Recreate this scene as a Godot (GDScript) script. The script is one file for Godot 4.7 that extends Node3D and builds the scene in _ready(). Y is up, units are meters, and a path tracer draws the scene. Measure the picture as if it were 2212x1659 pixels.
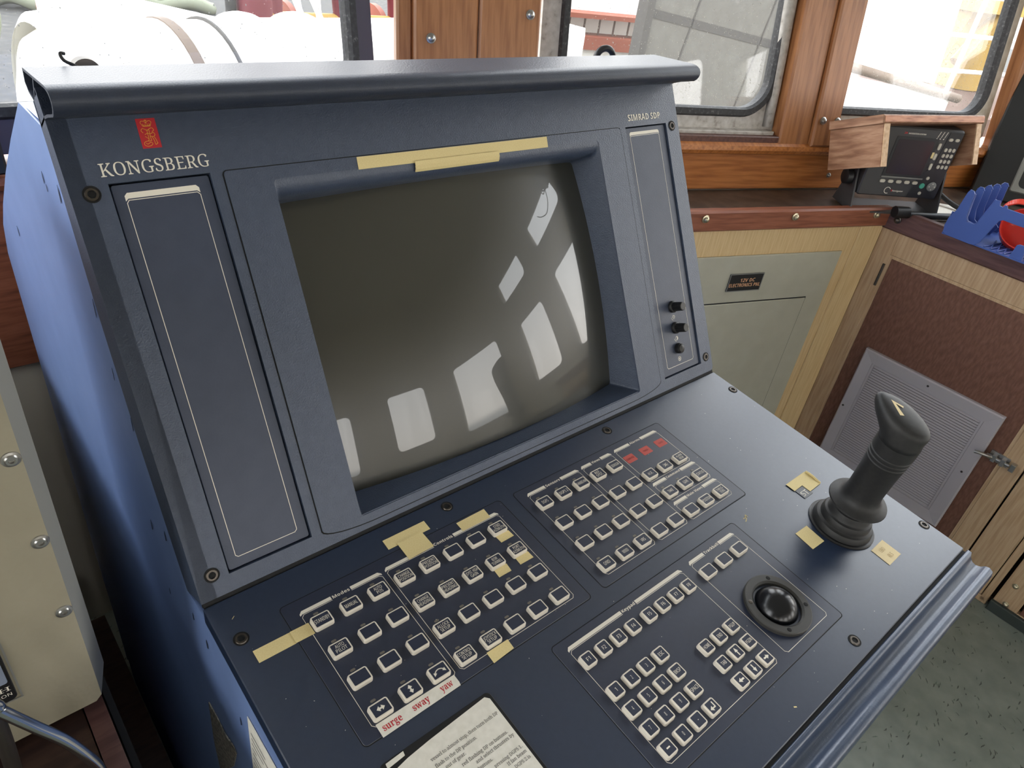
extends Node3D

# ---------------------------------------------------------------- frames
const TILT := 0.08042
const LEAN := 0.57962
const HINGE_Y := 0.80
var CT: Transform3D      # desk frame: x right, y out of the desk, z towards the operator
var DP: Transform3D      # drawing frame on the desk: x right, y away from operator, z out of the desk
var UP: Transform3D      # drawing frame on the upright panel: x right, y up the panel, z out
var FD := Vector3(0.94409, 0, 0.32969)
var FN := Vector3(-0.32969, 0, 0.94409)
var M := {}
var tally := {}
var fonts := {}
var keys := {}
var shared := {}
var rng := RandomNumberGenerator.new()

# ---------------------------------------------------------------- naming
func numbered(called: String) -> String:
	if not tally.has(called):
		tally[called] = 0
		return called
	tally[called] += 1
	return "%s_%03d" % [called, tally[called]]

func thing(called: String, label: String, category: String, xf := Transform3D.IDENTITY, group := "") -> Node3D:
	var o := Node3D.new()
	o.name = numbered(called)
	add_child(o)
	o.transform = xf
	o.set_meta("label", label)
	o.set_meta("category", category)
	if group:
		o.set_meta("group", group)
	return o

func structure(called: String, label := "", xf := Transform3D.IDENTITY) -> Node3D:
	var o := Node3D.new()
	o.name = numbered(called)
	add_child(o)
	o.transform = xf
	o.set_meta("kind", "structure")
	if label:
		o.set_meta("label", label)
	return o

func part(parent: Node, called: String, what, mat = null, xf := Transform3D.IDENTITY, label := "") -> MeshInstance3D:
	var o := MeshInstance3D.new()
	o.name = called
	if what is SurfaceTool:
		what.generate_normals()
		o.mesh = what.commit()
	else:
		o.mesh = what
	if mat:
		o.material_override = mat
	o.cast_shadow = GeometryInstance3D.SHADOW_CASTING_SETTING_ON
	parent.add_child(o, true)
	o.transform = xf
	if label:
		o.set_meta("label", label)
	return o

func single(called: String, what, mat, label: String, category: String, xf := Transform3D.IDENTITY, group := "") -> MeshInstance3D:
	var o := part(self, numbered(called), what, mat, xf, label)
	o.set_meta("category", category)
	if group:
		o.set_meta("group", group)
	return o

# ---------------------------------------------------------------- mesh helpers
func start(smooth := false) -> SurfaceTool:
	var st := SurfaceTool.new()
	st.begin(Mesh.PRIMITIVE_TRIANGLES)
	st.set_smooth_group(0 if smooth else -1)
	return st

func tri(st: SurfaceTool, a: Vector3, b: Vector3, c: Vector3) -> void:   # counter-clockwise seen from outside
	st.add_vertex(a)
	st.add_vertex(c)
	st.add_vertex(b)

func quad(st: SurfaceTool, a: Vector3, b: Vector3, c: Vector3, d: Vector3) -> void:
	tri(st, a, b, c)
	tri(st, a, c, d)

func box(st: SurfaceTool, lo: Vector3, hi: Vector3) -> void:
	var p := []
	for i in 8:
		p.append(Vector3(hi.x if i & 1 else lo.x, hi.y if i & 2 else lo.y, hi.z if i & 4 else lo.z))
	quad(st, p[4], p[5], p[7], p[6])
	quad(st, p[1], p[0], p[2], p[3])
	quad(st, p[5], p[1], p[3], p[7])
	quad(st, p[0], p[4], p[6], p[2])
	quad(st, p[6], p[7], p[3], p[2])
	quad(st, p[0], p[1], p[5], p[4])

func rect(x0: float, y0: float, x1: float, y1: float) -> PackedVector2Array:
	return PackedVector2Array([Vector2(x0, y0), Vector2(x1, y0), Vector2(x1, y1), Vector2(x0, y1)])

# rounded rectangle, radii per corner: bottom left, bottom right, top right, top left
func rr4(x0: float, y0: float, x1: float, y1: float, radii: Array, n := 5) -> PackedVector2Array:
	var out := PackedVector2Array()
	var cs := [Vector2(x0, y0), Vector2(x1, y0), Vector2(x1, y1), Vector2(x0, y1)]
	var sg := [Vector2(1, 1), Vector2(-1, 1), Vector2(-1, -1), Vector2(1, -1)]
	var a0 := [PI, 1.5 * PI, 0.0, 0.5 * PI]
	for k in 4:
		var r: Vector2 = radii[k]
		var c: Vector2 = cs[k] + sg[k] * r
		for i in n + 1:
			var a: float = a0[k] + 0.5 * PI * i / n
			out.append(c + Vector2(cos(a) * r.x, sin(a) * r.y))
	return out

func rr(x0: float, y0: float, x1: float, y1: float, r: float, n := 5) -> PackedVector2Array:
	var v := Vector2(r, r)
	return rr4(x0, y0, x1, y1, [v, v, v, v], n)

func inset(poly: PackedVector2Array, d: float) -> PackedVector2Array:
	var out := PackedVector2Array()
	var n := poly.size()
	for i in n:
		var p := poly[i]
		var e0 := (p - poly[(i + n - 1) % n])
		var e1 := (poly[(i + 1) % n] - p)
		if e0.length() < 1e-7:
			e0 = e1
		if e1.length() < 1e-7:
			e1 = e0
		var n0 := Vector2(-e0.y, e0.x).normalized()
		var n1 := Vector2(-e1.y, e1.x).normalized()
		var m := (n0 + n1)
		m = m / maxf(0.35, m.length_squared() / 2.0)
		out.append(p + m * d)
	return out

func wall_between(st: SurfaceTool, a: PackedVector2Array, za: float, b: PackedVector2Array, zb: float) -> void:  # a below, b above, outside faces out for ccw
	var n := a.size()
	for i in n:
		var j := (i + 1) % n
		quad(st, Vector3(a[i].x, a[i].y, za), Vector3(a[j].x, a[j].y, za), Vector3(b[j].x, b[j].y, zb), Vector3(b[i].x, b[i].y, zb))

func cap(st: SurfaceTool, poly: PackedVector2Array, z: float, up := true) -> void:
	var ids := Geometry2D.triangulate_polygon(poly)
	for i in range(0, ids.size(), 3):
		var a := Vector3(poly[ids[i]].x, poly[ids[i]].y, z)
		var b := Vector3(poly[ids[i + 1]].x, poly[ids[i + 1]].y, z)
		var c := Vector3(poly[ids[i + 2]].x, poly[ids[i + 2]].y, z)
		var ccw := (b - a).cross(c - a).z > 0.0
		if ccw == up:
			tri(st, a, b, c)
		else:
			tri(st, a, c, b)

func slab(st: SurfaceTool, poly: PackedVector2Array, z0: float, z1: float, bevel := 0.0, bottom := true) -> void:
	if bevel > 0.0:
		var top := inset(poly, bevel)
		wall_between(st, poly, z0, poly, z1 - bevel)
		wall_between(st, poly, z1 - bevel, top, z1)
		cap(st, top, z1)
	else:
		wall_between(st, poly, z0, poly, z1)
		cap(st, poly, z1)
	if bottom:
		cap(st, poly, z0, false)

func ring(st: SurfaceTool, outer: PackedVector2Array, inner: PackedVector2Array, z0: float, z1: float, back := true) -> void:
	wall_between(st, outer, z0, outer, z1)
	wall_between(st, outer, z1, inner, z1)
	wall_between(st, inner, z1, inner, z0)
	if back:
		wall_between(st, inner, z0, outer, z0)

func stroke(st: SurfaceTool, pts: Array, w: float, z: float, closed := false) -> void:   # flat printed line
	var n := pts.size()
	for i in (n if closed else n - 1):
		var a: Vector2 = pts[i]
		var b: Vector2 = pts[(i + 1) % n]
		var t := (b - a).normalized()
		var s := Vector2(-t.y, t.x) * w * 0.5
		var e := t * w * 0.35
		a -= e
		b += e
		quad(st, Vector3(a.x - s.x, a.y - s.y, z), Vector3(b.x - s.x, b.y - s.y, z), Vector3(b.x + s.x, b.y + s.y, z), Vector3(a.x + s.x, a.y + s.y, z))

func lathe(st: SurfaceTool, prof: Array, seg := 24, xf := Transform3D.IDENTITY, smooth := true) -> void:
	var g := 1
	var last := Vector2.ZERO
	for k in prof.size() - 1:
		var a: Vector2 = prof[k]
		var b: Vector2 = prof[k + 1]
		var d := (b - a).normalized()
		if k > 0 and d.dot(last) < 0.8:
			g += 1
		last = d
		st.set_smooth_group(g if smooth else -1)
		for i in seg:
			var t0 := TAU * i / seg
			var t1 := TAU * (i + 1) / seg
			var p0 := xf * Vector3(a.x * cos(t0), a.y, a.x * sin(t0))
			var p1 := xf * Vector3(a.x * cos(t1), a.y, a.x * sin(t1))
			var q0 := xf * Vector3(b.x * cos(t0), b.y, b.x * sin(t0))
			var q1 := xf * Vector3(b.x * cos(t1), b.y, b.x * sin(t1))
			if a.x > 1e-7:
				tri(st, p0, q1, p1)
			if b.x > 1e-7:
				tri(st, p0, q0, q1)
	st.set_smooth_group(-1)

func tube(st: SurfaceTool, pts: Array, r: float, seg := 10, closed := false) -> void:
	st.set_smooth_group(3)
	var n := pts.size()
	var rings := []
	var side := Vector3.ZERO
	for i in n:
		var t: Vector3
		if closed:
			t = (pts[(i + 1) % n] - pts[(i + n - 1) % n]).normalized()
		else:
			t = (pts[mini(i + 1, n - 1)] - pts[maxi(i - 1, 0)]).normalized()
		if side == Vector3.ZERO:
			side = t.cross(Vector3.UP if absf(t.y) < 0.9 else Vector3.RIGHT).normalized()
		side = (side - t * side.dot(t)).normalized()
		var up := side.cross(t)
		var loop := []
		for k in seg:
			var a := TAU * k / seg
			loop.append(pts[i] + (side * cos(a) + up * sin(a)) * r)
		rings.append(loop)
	for i in (n if closed else n - 1):
		var A: Array = rings[i]
		var B: Array = rings[(i + 1) % n]
		for k in seg:
			var k2 := (k + 1) % seg
			quad(st, A[k], B[k], B[k2], A[k2])
	if not closed:
		st.set_smooth_group(-1)
		for k in seg:
			var k2 := (k + 1) % seg
			tri(st, pts[0], rings[0][k], rings[0][k2])
			tri(st, pts[n - 1], rings[n - 1][k2], rings[n - 1][k])
	st.set_smooth_group(-1)

func loft(st: SurfaceTool, loops: Array, smooth_group := 2, cap_ends := true) -> void:    # loops of Vector3, ccw seen from the far end
	st.set_smooth_group(smooth_group)
	for i in loops.size() - 1:
		var A: Array = loops[i]
		var B: Array = loops[i + 1]
		for k in A.size():
			var k2 := (k + 1) % A.size()
			quad(st, A[k], A[k2], B[k2], B[k])
	if cap_ends:
		for e in [0, loops.size() - 1]:
			var L: Array = loops[e]
			var c := Vector3.ZERO
			for p in L:
				c += p
			c /= L.size()
			for k in L.size():
				var k2 := (k + 1) % L.size()
				if e == 0:
					tri(st, c, L[k2], L[k])
				else:
					tri(st, c, L[k], L[k2])
	st.set_smooth_group(-1)

func bars(st: SurfaceTool, lo: Vector3, hi: Vector3, bevel: float) -> void:     # bevelled box
	var poly := rect(lo.x, lo.y, hi.x, hi.y)
	var small := inset(poly, bevel)
	wall_between(st, small, lo.z, poly, lo.z + bevel)
	wall_between(st, poly, lo.z + bevel, poly, hi.z - bevel)
	wall_between(st, poly, hi.z - bevel, small, hi.z)
	cap(st, small, hi.z)
	cap(st, small, lo.z, false)

func curve(ctrl: Array, per := 8) -> Array:    # Catmull-Rom
	var out := []
	var n := ctrl.size()
	for i in n - 1:
		var p0 = ctrl[maxi(i - 1, 0)]
		var p1 = ctrl[i]
		var p2 = ctrl[i + 1]
		var p3 = ctrl[mini(i + 2, n - 1)]
		for k in per:
			var t := float(k) / per
			out.append(0.5 * (2.0 * p1 + (p2 - p0) * t + (2.0 * p0 - 5.0 * p1 + 4.0 * p2 - p3) * t * t + (3.0 * p1 - p0 - 3.0 * p2 + p3) * t * t * t))
	out.append(ctrl[n - 1])
	return out

# ---------------------------------------------------------------- lettering
func font(kind: String) -> Font:
	if not fonts.has(kind):
		var f := SystemFont.new()
		f.font_names = PackedStringArray(["Droid Serif" if kind.begins_with("serif") else "Droid Sans"])
		if kind.ends_with("bold"):
			f.font_weight = 700
		fonts[kind] = f
		var t := TextMesh.new()
		t.font = f
		t.text = "H"
		t.font_size = 64
		t.pixel_size = 0.01
		t.depth = 0.0
		var v: PackedVector3Array = t.get_mesh_arrays()[Mesh.ARRAY_VERTEX]
		var lo := 9.0
		var hi := -9.0
		for p in v:
			lo = minf(lo, p.y)
			hi = maxf(hi, p.y)
		fonts[kind + "_base"] = lo
		fonts[kind + "_cap"] = hi - lo
	return fonts[kind]

# letters of cap height h; align 0 left, 0.5 centre, 1 right; baseline at at.y
func letters(st: SurfaceTool, text: String, at: Vector2, h: float, z: float, align := 0.5, kind := "sans", wide := 1.0, fit := 0.0, turn := 0.0) -> void:
	var t := TextMesh.new()
	t.font = font(kind)
	t.text = text
	t.font_size = 64
	t.pixel_size = 0.01
	t.depth = 0.0
	t.curve_step = 2.0
	t.horizontal_alignment = HORIZONTAL_ALIGNMENT_LEFT
	var arr := t.get_mesh_arrays()
	var v: PackedVector3Array = arr[Mesh.ARRAY_VERTEX]
	var ix: PackedInt32Array = arr[Mesh.ARRAY_INDEX]
	var lo := 1e9
	var hi := -1e9
	for p in v:
		lo = minf(lo, p.x)
		hi = maxf(hi, p.x)
	var k: float = h / fonts[kind + "_cap"]
	var kx := k * wide
	if fit > 0.0:
		kx = fit / (hi - lo)
	var mid := lo + (hi - lo) * align
	var base: float = fonts[kind + "_base"]
	var place := func(p: Vector3) -> Vector3:
		var q := Vector2((p.x - mid) * kx, (p.y - base) * k).rotated(turn) + at
		return Vector3(q.x, q.y, z)
	for i in range(0, ix.size(), 3):
		st.add_vertex(place.call(v[ix[i]]))
		st.add_vertex(place.call(v[ix[i + 1]]))
		st.add_vertex(place.call(v[ix[i + 2]]))

# ---------------------------------------------------------------- materials
func noise(freq: float, octaves := 3, kind := FastNoiseLite.TYPE_SIMPLEX_SMOOTH, sd := 1) -> FastNoiseLite:
	var n := FastNoiseLite.new()
	n.noise_type = kind
	n.frequency = freq
	n.fractal_octaves = octaves
	n.seed = sd
	return n

func tex(n: FastNoiseLite, stops: Array, size := 512) -> NoiseTexture2D:
	var t := NoiseTexture2D.new()
	t.width = size
	t.height = size
	t.seamless = true
	t.noise = n
	var g := Gradient.new()
	var offs := PackedFloat32Array()
	var cols := PackedColorArray()
	for s in stops:
		offs.append(s[0])
		cols.append(s[1])
	g.offsets = offs
	g.colors = cols
	t.color_ramp = g
	return t

func bump(n: FastNoiseLite, strength: float, size := 512) -> NoiseTexture2D:
	var t := NoiseTexture2D.new()
	t.width = size
	t.height = size
	t.seamless = true
	t.noise = n
	t.as_normal_map = true
	t.bump_strength = strength
	return t

func mat(c: Color, rough := 0.6, metal := 0.0, spec := 0.5) -> StandardMaterial3D:
	var m := StandardMaterial3D.new()
	m.albedo_color = c
	m.roughness = rough
	m.metallic = metal
	m.metallic_specular = spec
	return m

func grain(m: StandardMaterial3D, colour: Texture2D, scale: Vector3, nrm: Texture2D = null, nstrength := 0.5, world := false) -> StandardMaterial3D:
	m.uv1_triplanar = true
	m.uv1_world_triplanar = world
	m.uv1_triplanar_sharpness = 6.0
	m.uv1_scale = scale
	if colour:
		m.albedo_texture = colour
		m.albedo_color = Color.WHITE
	if nrm:
		m.normal_enabled = true
		m.normal_texture = nrm
		m.normal_scale = nstrength
	return m

func c8(r: int, g: int, b: int) -> Color:
	return Color8(r, g, b)

func wood(name_: String, dark: Color, mid: Color, light: Color, scale: Vector3, rough := 0.35, sd := 3) -> void:
	var n := noise(0.012, 5, FastNoiseLite.TYPE_SIMPLEX_SMOOTH, sd)
	n.domain_warp_enabled = true
	n.domain_warp_amplitude = 18.0
	n.domain_warp_frequency = 0.01
	M[name_] = grain(mat(Color.WHITE, rough), tex(n, [[0.0, dark], [0.38, mid], [0.55, mid.lerp(light, 0.5)], [0.75, light], [1.0, mid]]), scale)

func materials() -> void:
	var leather := noise(0.085, 2, FastNoiseLite.TYPE_CELLULAR, 5)
	leather.cellular_return_type = FastNoiseLite.RETURN_DISTANCE
	var leather_n := bump(leather, 3.0)
	var fine_n := bump(noise(0.12, 2, FastNoiseLite.TYPE_SIMPLEX, 9), 2.0)
	var soft := noise(0.01, 4, FastNoiseLite.TYPE_SIMPLEX_SMOOTH, 11)
	M.panel = grain(mat(Color.WHITE, 0.42, 0.0, 0.6), tex(soft, [[0.0, c8(58, 69, 90)], [1.0, c8(65, 76, 97)]]), Vector3(16, 16, 16), leather_n, 0.55)
	M.blank = grain(mat(Color.WHITE, 0.42), tex(soft, [[0.0, c8(58, 66, 85)], [1.0, c8(64, 72, 91)]]), Vector3(7, 7, 7), fine_n, 0.10)
	M.desk = grain(mat(Color.WHITE, 0.32, 0.0, 0.66), tex(soft, [[0.0, c8(31, 44, 67)], [1.0, c8(36, 49, 72)]]), Vector3(24, 24, 24), fine_n, 0.10)
	M.module = grain(mat(Color.WHITE, 0.38, 0.0, 0.6), tex(soft, [[0.0, c8(33, 41, 63)], [1.0, c8(37, 46, 68)]]), Vector3(24, 24, 24), fine_n, 0.07)
	M.blue = grain(mat(Color.WHITE, 0.4), tex(soft, [[0.0, c8(114, 138, 188)], [1.0, c8(122, 146, 196)]]), Vector3(3, 3, 3))
	M.rail = grain(mat(Color.WHITE, 0.44, 0.0, 0.5), tex(soft, [[0.0, c8(48, 55, 70)], [1.0, c8(53, 60, 76)]]), Vector3(4, 9, 9), fine_n, 0.18)
	M.nose = grain(mat(Color.WHITE, 0.3, 0.12, 0.6), tex(soft, [[0.0, c8(56, 68, 90)], [1.0, c8(63, 76, 98)]]), Vector3(4, 9, 9), fine_n, 0.1)
	M.primer = mat(c8(34, 44, 66), 0.7)
	M.peel = grain(mat(Color.WHITE, 0.5), tex(noise(0.04, 5, FastNoiseLite.TYPE_SIMPLEX_SMOOTH, 71), [[0.0, c8(40, 44, 52)], [0.5, c8(120, 116, 108)], [1.0, c8(190, 184, 172)]]), Vector3(9, 9, 9), bump(noise(0.03, 4, FastNoiseLite.TYPE_SIMPLEX, 72), 8.0), 1.0)
	M.gap = mat(c8(12, 13, 16), 0.8)
	M.print = mat(c8(238, 232, 218), 0.6)
	M.print.cull_mode = BaseMaterial3D.CULL_DISABLED
	M.rim = mat(c8(226, 218, 204), 0.5)
	M.keytop = mat(c8(36, 43, 64), 0.5)
	M.led = mat(c8(118, 112, 104), 0.35)
	M.alarm = mat(c8(196, 74, 62), 0.5)
	M.alarm_text = mat(c8(120, 30, 30), 0.6)
	M.black = mat(c8(24, 24, 26), 0.45)
	M.rubber = grain(mat(Color.WHITE, 0.55), tex(soft, [[0.0, c8(30, 30, 31)], [1.0, c8(40, 40, 40)]]), Vector3(30, 30, 30), fine_n, 0.15)
	M.ring = mat(c8(58, 57, 55), 0.5)
	M.ball = mat(c8(20, 21, 25), 0.24)
	M.steel = mat(c8(170, 168, 164), 0.3, 0.9)
	M.chrome = mat(c8(190, 190, 190), 0.16, 1.0)
	M.brass = mat(c8(196, 186, 160), 0.3, 0.9)
	M.darksteel = mat(c8(88, 82, 76), 0.35, 0.85)
	M.eye = mat(c8(120, 112, 104), 0.5)
	M.hole = mat(c8(8, 8, 9), 0.8)
	var crepe := bump(noise(0.06, 3, FastNoiseLite.TYPE_SIMPLEX, 21), 1.5)
	M.tape = grain(mat(Color.WHITE, 0.75), tex(noise(0.03, 4, FastNoiseLite.TYPE_SIMPLEX_SMOOTH, 22), [[0.0, c8(224, 203, 145)], [0.5, c8(229, 210, 153)], [1.0, c8(234, 217, 163)]]), Vector3(45, 45, 45), crepe, 0.16)
	M.tape_pale = grain(mat(Color.WHITE, 0.75), tex(noise(0.05, 4, FastNoiseLite.TYPE_SIMPLEX_SMOOTH, 23), [[0.0, c8(222, 200, 154)], [0.5, c8(230, 212, 168)], [1.0, c8(236, 220, 180)]]), Vector3(45, 45, 45), crepe, 0.16)
	M.paper = grain(mat(Color.WHITE, 0.7), tex(noise(0.02, 4, FastNoiseLite.TYPE_SIMPLEX_SMOOTH, 31), [[0.0, c8(222, 218, 206)], [1.0, c8(236, 232, 222)]]), Vector3(12, 12, 12))
	M.ink = mat(c8(48, 46, 50), 0.7)
	M.red_ink = mat(c8(188, 30, 48), 0.6)
	M.sleeve = mat(c8(26, 27, 30), 0.3)
	M.logo_red = mat(c8(196, 40, 50), 0.5)
	M.logo_gold = mat(c8(240, 180, 70), 0.5)
	# picture tube: grey phosphor behind a hazed, sharply reflecting face
	var streak := tex(noise(0.02, 4, FastNoiseLite.TYPE_SIMPLEX_SMOOTH, 41), [[0.0, Color(0.28, 0.28, 0.28)], [1.0, Color(0.33, 0.33, 0.33)]])
	M.tube = mat(c8(52, 52, 45), 1.0)
	M.tube.roughness_texture = streak
	M.tube.uv1_triplanar = true
	M.tube.uv1_scale = Vector3(4, 60, 60)
	M.tube.clearcoat_enabled = true
	M.tube.clearcoat = 1.0
	M.tube.clearcoat_roughness = 0.015
	# room
	wood("teak", c8(136, 80, 40), c8(164, 100, 50), c8(186, 120, 64), Vector3(0.9, 13, 13), 0.32, 3)
	wood("teak_up", c8(128, 82, 50), c8(152, 100, 62), c8(170, 116, 74), Vector3(14, 0.9, 14), 0.35, 4)
	wood("mahogany", c8(112, 64, 46), c8(136, 80, 58), c8(154, 94, 70), Vector3(1.2, 14, 14), 0.4, 5)
	wood("mahogany_dark", c8(66, 42, 38), c8(88, 58, 52), c8(104, 72, 62), Vector3(14, 14, 1.6), 0.45, 6)
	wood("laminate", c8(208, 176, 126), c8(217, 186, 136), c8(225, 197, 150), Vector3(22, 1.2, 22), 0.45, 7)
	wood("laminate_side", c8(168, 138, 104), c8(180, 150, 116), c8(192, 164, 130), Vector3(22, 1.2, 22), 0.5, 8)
	wood("hood", c8(108, 72, 50), c8(138, 98, 72), c8(166, 128, 100), Vector3(9, 9, 1.4), 0.5, 12)
	wood("hood_edge", c8(176, 140, 104), c8(196, 160, 122), c8(210, 178, 142), Vector3(12, 12, 3), 0.6, 13)
	wood("shelf", c8(40, 26, 22), c8(54, 36, 30), c8(66, 46, 38), Vector3(2, 12, 12), 0.5, 14)
	wood("shelf_top", c8(52, 44, 38), c8(66, 56, 48), c8(84, 72, 62), Vector3(3, 3, 3), 0.4, 24)
	wood("mahogany_side", c8(70, 44, 42), c8(86, 56, 54), c8(100, 70, 64), Vector3(1.6, 14, 14), 0.45, 6)
	M.kick = mat(c8(50, 58, 54), 0.6)
	var dn := noise(0.03, 5, FastNoiseLite.TYPE_SIMPLEX_SMOOTH, 15)
	M.door = grain(mat(Color.WHITE, 0.6), tex(dn, [[0.0, c8(96, 62, 48)], [0.5, c8(112, 76, 60)], [1.0, c8(126, 90, 74)]]), Vector3(9, 2.5, 9))
	M.grey_panel = grain(mat(Color.WHITE, 0.55), tex(noise(0.012, 5, FastNoiseLite.TYPE_SIMPLEX_SMOOTH, 16), [[0.0, c8(180, 177, 158)], [0.6, c8(185, 182, 163)], [1.0, c8(188, 186, 168)]]), Vector3(2.5, 2.5, 2.5))
	M.grille = mat(c8(176, 170, 173), 0.5)
	M.grille_back = mat(c8(60, 58, 58), 0.8)
	M.black_sign = mat(c8(22, 22, 24), 0.5)
	M.sign_letter = mat(c8(224, 172, 132), 0.6)
	M.beige = grain(mat(Color.WHITE, 0.45), tex(soft, [[0.0, c8(150, 143, 124)], [1.0, c8(158, 151, 132)]]), Vector3(3, 3, 3), fine_n, 0.05)
	M.beige_edge = mat(c8(128, 128, 124), 0.5)
	M.display = mat(c8(132, 142, 160), 0.12)
	M.white = mat(c8(226, 224, 218), 0.6)
	M.cream = grain(mat(Color.WHITE, 0.6), tex(noise(0.014, 5, FastNoiseLite.TYPE_SIMPLEX_SMOOTH, 18), [[0.0, c8(176, 166, 146)], [0.5, c8(204, 198, 184)], [1.0, c8(220, 214, 202)]]), Vector3(3, 3, 3))
	M.ceiling = mat(c8(224, 220, 210), 0.8)
	M.wallpaint = mat(c8(206, 198, 182), 0.8)
	M.gasket = grain(mat(Color.WHITE, 0.6), tex(noise(0.03, 4, FastNoiseLite.TYPE_SIMPLEX_SMOOTH, 19), [[0.0, c8(26, 26, 28)], [0.7, c8(48, 48, 50)], [1.0, c8(120, 118, 114)]]), Vector3(6, 6, 6))
	M.navy_frame = mat(c8(64, 58, 76), 0.5)
	M.dirty_frame = grain(mat(Color.WHITE, 0.6), tex(noise(0.03, 5, FastNoiseLite.TYPE_SIMPLEX_SMOOTH, 20), [[0.0, c8(132, 122, 112)], [0.3, c8(176, 170, 162)], [1.0, c8(204, 200, 194)]]), Vector3(3, 3, 3))
	M.glass = mat(Color(0.95, 0.96, 0.96, 0.05), 0.02)
	M.glass.transparency = BaseMaterial3D.TRANSPARENCY_ALPHA
	M.salt = mat(c8(210, 208, 200), 0.9)
	M.nav = mat(c8(64, 63, 64), 0.45)
	M.nav_dark = mat(c8(40, 40, 42), 0.4)
	M.nav_screen = mat(c8(62, 54, 58), 0.15)
	M.nav_key = mat(c8(196, 190, 174), 0.5)
	M.nav_green = mat(c8(70, 160, 136), 0.5)
	M.radar = mat(c8(34, 36, 38), 0.4)
	M.radar_bezel = mat(c8(128, 128, 122), 0.5)
	M.radar_screen = mat(c8(92, 88, 92), 0.14)
	M.rack = mat(c8(66, 88, 152), 0.3)
	M.red_plastic = mat(c8(198, 52, 44), 0.3)
	M.red_bright = mat(c8(226, 70, 52), 0.3)
	M.pencil = mat(c8(186, 164, 124), 0.8)
	wood("hood_lip", c8(150, 92, 64), c8(186, 124, 92), c8(204, 146, 112), Vector3(3, 20, 20), 0.5, 25)
	M.cable = mat(c8(30, 30, 32), 0.5)
	# outside
	M.raft = mat(c8(232, 230, 222), 0.4)
	M.rust = mat(c8(92, 76, 62), 0.7)
	M.deck = grain(mat(Color.WHITE, 0.8), tex(noise(0.02, 5, FastNoiseLite.TYPE_SIMPLEX_SMOOTH, 51), [[0.0, c8(30, 28, 26)], [0.5, c8(42, 40, 37)], [0.8, c8(56, 53, 49)], [1.0, c8(92, 88, 82)]]), Vector3(1.2, 1.2, 1.2), null, 0.0, true)
	M.plate = grain(mat(Color.WHITE, 0.7), tex(noise(0.02, 5, FastNoiseLite.TYPE_SIMPLEX_SMOOTH, 52), [[0.0, c8(84, 81, 75)], [0.6, c8(90, 87, 81)], [1.0, c8(95, 93, 87)]]), Vector3(0.9, 0.9, 0.9))
	M.seam = mat(c8(64, 61, 58), 0.8)
	M.ship_red = mat(c8(96, 20, 30), 0.6)
	M.ship_orange = mat(c8(128, 60, 36), 0.6)
	M.ship_yellow = mat(c8(146, 116, 44), 0.6)
	M.deck_red = mat(c8(84, 62, 52), 0.8)
	M.rope = mat(c8(112, 116, 98), 0.8)
	M.rope_cream = mat(c8(214, 208, 176), 0.8)
	M.white_out = mat(c8(236, 234, 228), 0.5)
	M.floor = grain(mat(Color.WHITE, 0.42), floor_texture(), Vector3(1.25, 1.25, 1.25), null, 0.0, true)

func floor_texture() -> ImageTexture:
	var im := Image.create(1024, 1024, false, Image.FORMAT_RGB8)
	var n := noise(0.012, 5, FastNoiseLite.TYPE_SIMPLEX_SMOOTH, 61)
	for y in 1024:
		for x in 1024:
			var k := 0.5 + 0.5 * n.get_noise_2d(x, y)
			im.set_pixel(x, y, c8(112, 120, 112).lerp(c8(138, 144, 134), k))
	var r := RandomNumberGenerator.new()
	r.seed = 77
	for i in 900:
		var p := Vector2(r.randf() * 1024, r.randf() * 1024)
		var a := r.randf_range(-0.9, 0.3)
		var L := r.randf_range(5, 20)
		var col := c8(58, 64, 58) if r.randf() < 0.6 else c8(90, 100, 90)
		var bend := r.randf_range(-0.06, 0.06)
		for s in int(L):
			p += Vector2(cos(a), sin(a))
			a += bend
			var w := 1 + int(2.2 * sin(PI * s / L))
			for j in w:
				im.set_pixel(posmod(int(p.x), 1024), posmod(int(p.y) + j, 1024), col)
	return ImageTexture.create_from_image(im)

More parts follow.
